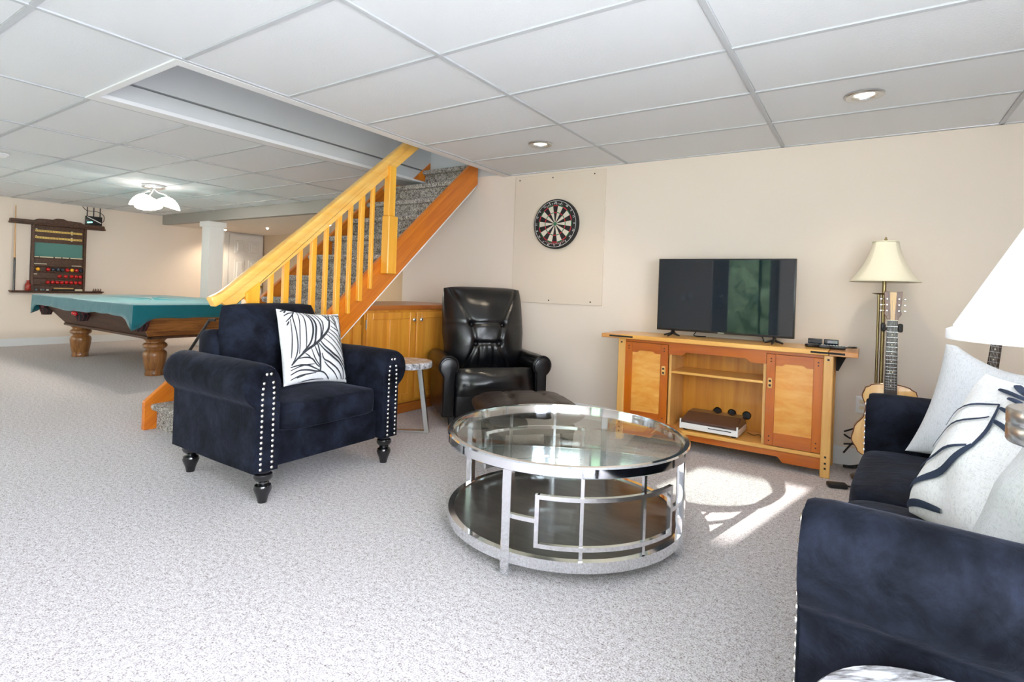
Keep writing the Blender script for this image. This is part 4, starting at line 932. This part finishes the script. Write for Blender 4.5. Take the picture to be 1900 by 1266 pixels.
guitar('acoustic_guitar', 'natural spruce acoustic guitar standing upright before the brass lamp', (.128, 4.02, .165), (R(-4), 0, R(2)), 'spruce', None)
guitar('acoustic_guitar', 'amber guitar behind the sofa, only its neck showing below the white shade', (.58, 4.17, .115), (R(-4), R(4), R(-38)), 'amber_top', None, 'amber_top')
gs = thing('guitar_stand', 'black upright guitar stand with padded yoke holding the spruce guitar', 'guitar stand', (.125, 4.14, 0), R(0))
part('post', cyl((0, .0, .02), (0, 0, .98), .012, 10), 'black_plastic', gs)
part('yoke', join(tube(smooth_path([(-.043, -.10, .985), (-.042, -.05, .98), (0, 0, .975), (.042, -.05, .98), (.043, -.10, .985)], 6), .009, 8)), 'black_plastic', gs)
for s in (-1, 1): part('pad', bb(s * .043 - .013, s * .043 + .013, -.135, -.09, .962, 1.015, .010, 3), 'black_rubber', gs)
for k in range(3):
    a = R(90 + 120 * k); part('leg', tube([(0, 0, .30), (.17 * cos(a), .17 * sin(a) * .8, .012)], .009, 8), 'black_plastic', gs)
part('cradle', join(tube([(-.11, -.17, .155), (-.10, -.02, .145), (.10, -.02, .145), (.11, -.17, .155)], .010, 8), cyl((0, 0, .15), (0, -.03, .145), .01, 8)), 'black_rubber', gs)

nl = thing('table_lamp', 'brushed steel table lamp with large white shade near the camera', 'table lamp', (.252, 1.10, .475), 0)
part('base', lathe([(0, 0), (.075, 0), (.08, .008), (.07, .018), (.015, .024), (.0, .024)], 36), 'brushed', nl)
part('stem', cyl((0, 0, .02), (0, 0, .66), .009, 12), 'brushed', nl)
part('collar', lathe([(0, .463), (.07, .463), (.072, .466), (.072, .487), (.0705, .489), (.072, .491), (.072, .511), (.07, .514), (0, .514)], 40), 'brushed', nl, label='wide steel collar')
ws = part('lamp_shade', lathe([(.147, .612), (.147, .627), (.138, .631), (.138, .634), (.04, .822)], 64, cap=False), 'shade_white', nl, ang=20)
so = ws.modifiers.new('thick', 'SOLIDIFY'); so.thickness = .003
part('harp', join(cyl((-.042, 0, .818), (.042, 0, .818), .002, 6), cyl((0, 0, .65), (0, 0, .83), .003, 6)), 'brushed', nl)

# ================================================================ POOL TABLE
pt = thing('pool_table', 'oak pool table on fat turned legs with splayed sides and rope pockets', 'pool table', (-8.1, 3.36, 0), 0)
def pp(name, s, m, p=pt, **k): return part(name, at(s, (8.1, -3.36, 0)), m, p, **k)
bx0, bx1, by0, by1 = -9.22, -6.74, 2.80, 4.0     # bottom of the apron
tx0, tx1, ty0, ty1 = -9.55, -6.62, 2.66, 4.13     # top of the apron
zb, zt = .455, .70
def slope_panel(a, b, c, d, th):   # a,b bottom corners, c,d top corners (outer face), thickness inward th (vector)
    V = [a, b, c, d] + [tuple(Vector(p) + Vector(th)) for p in (a, b, c, d)]
    return V, [(0, 1, 2, 3), (4, 7, 6, 5), (0, 4, 5, 1), (1, 5, 6, 2), (2, 6, 7, 3), (3, 7, 4, 0)]
pp('side_panel', slope_panel((bx0, by0, zb), (bx1, by0, zb), (tx1, ty0, zt), (tx0, ty0, zt), (0, .03, 0)), 'oak', flat=True)
pp('side_panel', slope_panel((bx0, by1, zb), (bx1, by1, zb), (tx1, ty1, zt), (tx0, ty1, zt), (0, -.03, 0)), 'oak', flat=True)
pp('end_panel', slope_panel((bx1, by0 + .002, zb), (bx1, by1, zb), (tx1, ty1, zt), (tx1, ty0 + .002, zt), (-.03, 0, 0)), 'oak_end', flat=True)
pp('end_panel', slope_panel((bx0, by0, zb), (bx0, by1, zb), (tx0, ty1, zt), (tx0, ty0, zt), (.03, 0, 0)), 'oak', flat=True)
pp('corner_post', slope_panel((bx1 + .004, by0 - .004, zb), (bx1 + .004, by0 + .05, zb), (tx1 + .004, ty0 + .05, zt), (tx1 + .004, ty0 - .004, zt), (-.02, 0, 0)), 'oak_end', flat=True)
pp('base_molding', join(bb(bx0 - .02, bx1 + .02, by0 - .02, by0 + .03, zb - .022, zb + .008, .006, 1), bb(bx0 - .02, bx1 + .02, by1 - .03, by1 + .02, zb - .022, zb + .008, .006, 1), bb(bx1 - .03, bx1 + .02, by0, by1, zb - .022, zb + .008, .006, 1), bb(bx0 - .02, bx0 + .03, by0, by1, zb - .022, zb + .008, .006, 1)), 'oak', flat=True)
pp('bed', join(bb(bx0, bx1, by0, by1, zb - .01, zb + .02), bb(tx0 + .02, tx1 - .02, ty0 + .02, ty1 - .02, zt - .03, zt + .09), bb(tx0 - .02, tx1 + .02, ty0 - .02, ty1 + .02, zt - .012, zt + .03, .008, 1)), 'oak', flat=True)
LP = [(.125, .437), (.125, .43), (.122, .424), (.10, .405), (.092, .39), (.094, .382), (.112, .37), (.123, .352), (.122, .335), (.105, .318), (.090, .306), (.088, .296), (.094, .29), (.112, .276), (.120, .258), (.121, .23), (.115, .18), (.106, .12), (.096, .07), (.092, .062), (.094, .054), (.091, .046), (.094, .036), (.096, .01), (.093, 0)]
for x in (bx0 + .13, bx1 - .14):
    for y in (by0 + .13, by1 - .13):
        l = pp('leg', at(lathe(LP[::-1], 28), (x, y, 0)), 'oak_leg')
        part('top_plate', at(bb(-.15, .15, -.15, .15, .432, .447, .004, 1), (x + 8.1, y - 3.36, 0)), 'oak', l, flat=True)
def pocket(x, y, z, nballs, rz):
    k = pp('pocket', at(lathe([(.05, -.13), (.055, -.12), (.062, -.10), (.07, -.04), (.075, .0)], 16, cap=True), (x, y, z)), 'black_rubber')
    part('pocket_collar', at(at(bb(-.095, .095, -.03, .03, -.055, .02, .01, 1), rot=(0, 0, rz)), (x + 8.1, y - 3.36, z + .02)), 'maroon', k, flat=True)
    part('netting', at(join(*[tube([(.078 * cos(a), .078 * sin(a), .0), (.072 * cos(a + .5), .072 * sin(a + .5), -.07), (.05 * cos(a + .2), .05 * sin(a + .2), -.13)], .005, 5) for a in [2 * pi * q / 10 for q in range(10)]]), (x + 8.1, y - 3.36, z)), 'maroon', k)
pocket(-6.60, 2.66, .67, 1, R(45)); pocket(-8.12, 2.63, .69, 2, 0); pocket(-9.56, 2.68, .69, 0, R(-45))
def loose_ball(m, label, c, grp, r=.026, cat='ball', nm='snooker_ball'):
    return tag(part(nm, ball(c, r, 16, 10), m), label, cat, grp)
loose_ball('red_gloss', 'red ball in the side pocket of the pool table, left of the pair', (-8.17, 2.555, .655), 'balls left in pockets')
loose_ball('red_gloss', 'red ball in the side pocket of the pool table, right of the pair', (-8.10, 2.55, .652), 'balls left in pockets')
loose_ball('white_ball', 'pale ball in the corner pocket of the pool table below the cover flap', (-6.545, 2.60, .645), 'balls left in pockets')
# fitted dust cover, draped: flat top, hanging skirt with folds and corner flaps
def cover():
    x0, x1, y0, y1 = -9.68, -6.52, 2.55, 4.24; zt_ = .842
    per = []; n = 44
    def edge(a, b, m): return [(a[0] + (b[0] - a[0]) * i / m, a[1] + (b[1] - a[1]) * i / m) for i in range(m)]
    per = edge((x0, y0), (x1, y0), n) + edge((x1, y0), (x1, y1), 26) + edge((x1, y1), (x0, y1), n) + edge((x0, y1), (x0, y0), 26)
    cx, cy = (x0 + x1) / 2, (y0 + y1) / 2; V, F = [], []; m = len(per)
    cornr = [(x0, y0), (x1, y0), (x1, y1), (x0, y1)]
    for rr, k in enumerate((.0, .5, .93, .985, 1.0, 1.006, 1.008, 1.012)):
        for i, (x, y) in enumerate(per):
            dc = min(sqrt((x - a) ** 2 + (y - b) ** 2) for a, b in cornr)
            flap = .125 * math.exp(-(dc / .12) ** 2)
            wv = .012 * noise.noise(Vector((x * 5, y * 5, 3.)))
            bot = .692 + .012 * sin(x * 3.1 + y * 2) + wv - flap
            if rr <= 3: z = zt_ + .006 * noise.noise(Vector((x * k * 1.5, y * k * 1.5, 0))) - (.004 if rr == 3 else 0)
            elif rr == 4: z = zt_ - .016
            else: z = zt_ - .02 - (zt_ - .02 - bot) * (rr - 4) / 3
            amp = (.010 * noise.noise(Vector((x * 7, y * 7, 9))) + .010 * math.exp(-(dc / .2) ** 2) * sin(dc * 45)) * max(0, rr - 4) / 3
            px, py = cx + (x - cx) * min(k, 1), cy + (y - cy) * min(k, 1)
            if rr > 4:
                ox = -1 if abs(x - x0) < 1e-6 else (1 if abs(x - x1) < 1e-6 else 0); oy = -1 if abs(y - y0) < 1e-6 else (1 if abs(y - y1) < 1e-6 else 0)
                px += ox * (.004 * (rr - 4) + amp); py += oy * (.004 * (rr - 4) + amp)
            V.append((px, py, z))
    for r in range(7):
        for i in range(m): F.append((r * m + i, r * m + (i + 1) % m, (r + 1) * m + (i + 1) % m, (r + 1) * m + i))
    return V, F
cv = tag(part('table_cover', cover(), 'teal', ang=45), 'teal cloth dust cover draped over the pool table', 'cover')
so = cv.modifiers.new('thick', 'SOLIDIFY'); so.thickness = .003; so.offset = 1
# black bar hooked over the stair stringer behind the armchair
tag(part('metal_bar', tube([(-4.452, 2.12, .475), (-4.40, 2.12, .575), (-4.12, 2.12, .83), (-4.08, 2.14, .83)], .011, 8), 'black_plastic'), 'slanting black metal bar hooked over the stair stringer behind the navy armchair', 'bar')

# ================================================================ SCOREBOARD AND CUE RACK ON THE LEFT WALL
X0 = XL
sbd = thing('scoreboard', 'dark oak snooker scoreboard with green slate panel and ball shelves', 'scoreboard', (X0, 3.18, 0), 0)
def sp(name, s, m, p=sbd, **k): return part(name, at(s, (-X0, -3.18, 0)), m, p, **k)
sp('back_board', bb(X0, X0 + .025, 2.83, 3.525, .86, 1.90), 'oak', flat=True)
for y in (2.83, 3.495): sp('side_board', bb(X0, X0 + .075, y, y + .03, .86, 1.90, .004, 1), 'oak', flat=True)
crest = [(2.57, 1.955), (2.85, 1.955), (2.90, 1.985), (3.08, 1.988), (3.13, 2.012), (3.21, 2.012), (3.26, 1.992), (3.43, 1.985), (3.48, 1.962), (3.76, 1.962), (3.775, 1.93), (3.76, 1.885), (2.57, 1.885)]
sp('cornice', prism(crest, X0, X0 + .085, 'x', .006, 1), 'oak', flat=True)
sp('cornice_molding', bb(X0, X0 + .105, 2.56, 3.78, 1.885, 1.912, .008, 2), 'oak', flat=True)
for z in (1.80, 1.695):
    s_ = sp('scoring_strip', bb(X0 + .025, X0 + .034, 2.87, 3.475, z - .016, z + .014, .002, 1), 'slot', flat=True)
    part('tick_marks', at(join(*[bb(X0 + .034, X0 + .0348, 2.885 + q * .0196, 2.892 + q * .0196, z - .008, z + .007) for q in range(30)]), (-X0, -3.18, 0)), 'oak', s_, flat=True, kind='stuff')
    for y, dz in ((3.335, -.025), (2.885, .024), (3.335, .022)): sp('score_pointer', bb(X0 + .025, X0 + .04, y - .01, y + .01, z + dz - .006, z + dz + .006), 'ivory', flat=True)
sp('slate_panel', bb(X0 + .025, X0 + .031, 2.87, 3.485, 1.40, 1.615), 'felt', flat=True, label='green writing panel')
sp('chalk_rail', join(bb(X0 + .025, X0 + .06, 2.86, 3.495, 1.375, 1.398, .003, 1)), 'oak', flat=True)
sp('name_strip', join(*[bb(X0 + .06, X0 + .062, a, b, 1.382, 1.396) for a, b in ((2.865, 2.92), (2.93, 3.10), (3.12, 3.20), (3.215, 3.30), (3.32, 3.48))], *[bb(X0 + .025, X0 + .027, a, b, c, c + .012) for a, b, c in ((2.865, 3.03, 1.275), (3.35, 3.48, 1.262), (2.86, 2.915, 1.112))]), 'ivory', flat=True)
SHZ = (1.165, 1.062, .963)
for z in SHZ + (1.250,): sp('shelf', bb(X0, X0 + .07, 2.86, 3.495, z - .012, z + .002, .003, 1), 'oak', flat=True)
row1 = [(2.915, 'yellow_ball', 'amber'), (3.042, 'red_gloss', 'red'), (3.105, 'black_ball', 'dark'), (3.165, 'black_ball', 'dark'), (3.225, 'black_ball', 'dark'), (3.285, 'red_gloss', 'red'), (3.348, 'yellow_ball', 'yellow'), (3.408, 'red_gloss', 'red'), (3.464, 'black_ball', 'dark')]
ordn = ['first', 'second', 'third', 'fourth', 'fifth', 'sixth', 'seventh', 'eighth', 'ninth']
for i, (y, m, c) in enumerate(row1):
    loose_ball(m, '%s snooker ball on the top ball shelf of the scoreboard, %s from the left' % (c, ordn[i]), (X0 + .055, y, SHZ[0] + .002 + .029), 'balls on the scoreboard', .029)
for i, y in enumerate((3.19, 3.27, 3.345, 3.405, 3.462)):
    loose_ball('red_gloss', 'red snooker ball on the middle ball shelf of the scoreboard, %s from the left' % ordn[i], (X0 + .054, y, SHZ[1] + .002 + .028), 'balls on the scoreboard', .028)
for i in range(8):
    loose_ball('red_gloss', 'red snooker ball on the lowest ball shelf of the scoreboard, %s from the left' % ordn[i], (X0 + .054, 3.042 + i * .0598, SHZ[2] + .002 + .028), 'balls on the scoreboard', .028)
tag(part('cue_shelf', join(bb(X0, X0 + .13, 2.585, 3.775, .838, .858, .005, 1), bb(X0, X0 + .10, 2.60, 3.76, .825, .84)), 'oak', flat=True), 'narrow dark oak wall shelf below the scoreboard', 'shelf')
cue = thing('pool_cue', 'wooden pool cue standing upright beside the scoreboard', 'cue', (X0 + .07, 2.635, .858), 0, rot=(R(.5), R(.0), 0))
part('butt', lathe([(0, 0), (.0145, 0), (.0145, .45), (.0125, .5)], 12), 'black_gloss', cue)
part('shaft', lathe([(.0123, .5), (.0062, 1.29)], 12), 'cue', cue)
part('tip', lathe([(.0062, 1.29), (.0062, 1.305), (.003, 1.31), (0, 1.31)], 10), 'ivory', cue)
b = thing('red_bottle', 'dull red ceramic bottle on the cue shelf', 'bottle', (X0 + .06, 2.80, .858), 0)
part('body', lathe([(0, 0), (.034, 0), (.037, .01), (.037, .085), (.030, .105), (.018, .122), (.017, .15), (.022, .154), (.022, .16), (.012, .16)], 24), 'red_glass', b)
t = gadget('table_brush', 'dark bristle brush with pale wooden back on cue shelf', 'brush', X0 + .06, 3.24, (.05, .28, .03), 0, .004, 'black_rubber', .858)
part('wood_back', bb(-.022, .022, -.125, .13, .03, .048, .006, 1), 'neck_maple', t)
t = gadget('eraser_block', 'pinkish white eraser block at the right of the brush', 'eraser', X0 + .06, 3.44, (.04, .10, .03), 0, .004, 'ivory', .858)
M['chalk_blue'] = mat('blue_chalk', (.16, .25, .33), .9)
for i, (y, m, c) in enumerate(((2.90, 'chalk_blue', 'first'), (2.96, 'brushed', 'second'), (2.99, 'chalk_blue', 'third'), (3.04, 'white_plastic', 'fourth'))):
    t = gadget('chalk_cube', 'small cue chalk cube on the cue shelf, %s from the red bottle' % c, 'chalk', X0 + .06, y, (.024, .024, .024), .2 * i, .003, m, .858, 'chalk cubes')
    part('chalk_face', bb(-.009, .009, -.009, .009, .024, .0255), 'chalk_blue', t, flat=True)
t = gadget('cue_rest_head', 'small carved wooden cue rest head at the shelf end', 'rest', X0 + .07, 3.69, (.03, .12, .012), 0, .004, 'oak', .858)
part('prongs', join(*[tube([(0, y, .01), (0, y + .01, .03), (0, y - .004, .042)], .006, 6) for y in (-.05, -.02, .015, .05)]), 'oak', t)
# router on top of the cornice
rt = thing('wifi_router', 'black router with three aerials and green light atop the scoreboard', 'router', (X0 + .045, 3.62, 1.962), 0)
part('body', bb(-.02, .02, -.115, .115, .005, .15, .006, 2), 'black_plastic', rt)
part('light_bar', at(bb(-.001, .002, -.11, .11, -.006, .006), (.021, 0, .09), (R(-25), 0, 0)), 'white_plastic', rt, flat=True)
part('status_light', at(bb(-.001, .002, -.035, .035, -.010, .010), (.0215, -.06, .045), (R(10), 0, 0)), 'led', rt, flat=True)
for y in (-.09, .0, .09): part('aerial', bev(prism([(y - .007, .12), (y + .007, .12), (y + .006, .30), (y - .006, .30)], -.012, -.002, 'x'), .002, 1), 'black_plastic', rt)
tag(part('router_cable', tube(smooth_path([(X0 + .02, 3.47, 2.262), (X0 + .03, 3.53, 2.20), (X0 + .03, 3.66, 2.20), (X0 + .03, 3.76, 2.15), (X0 + .03, 3.77, 2.06), (X0 + .03, 3.74, 2.02)], 6), .005, 6), 'black_plastic'), 'black cable looping above the router to the ceiling', 'cable')
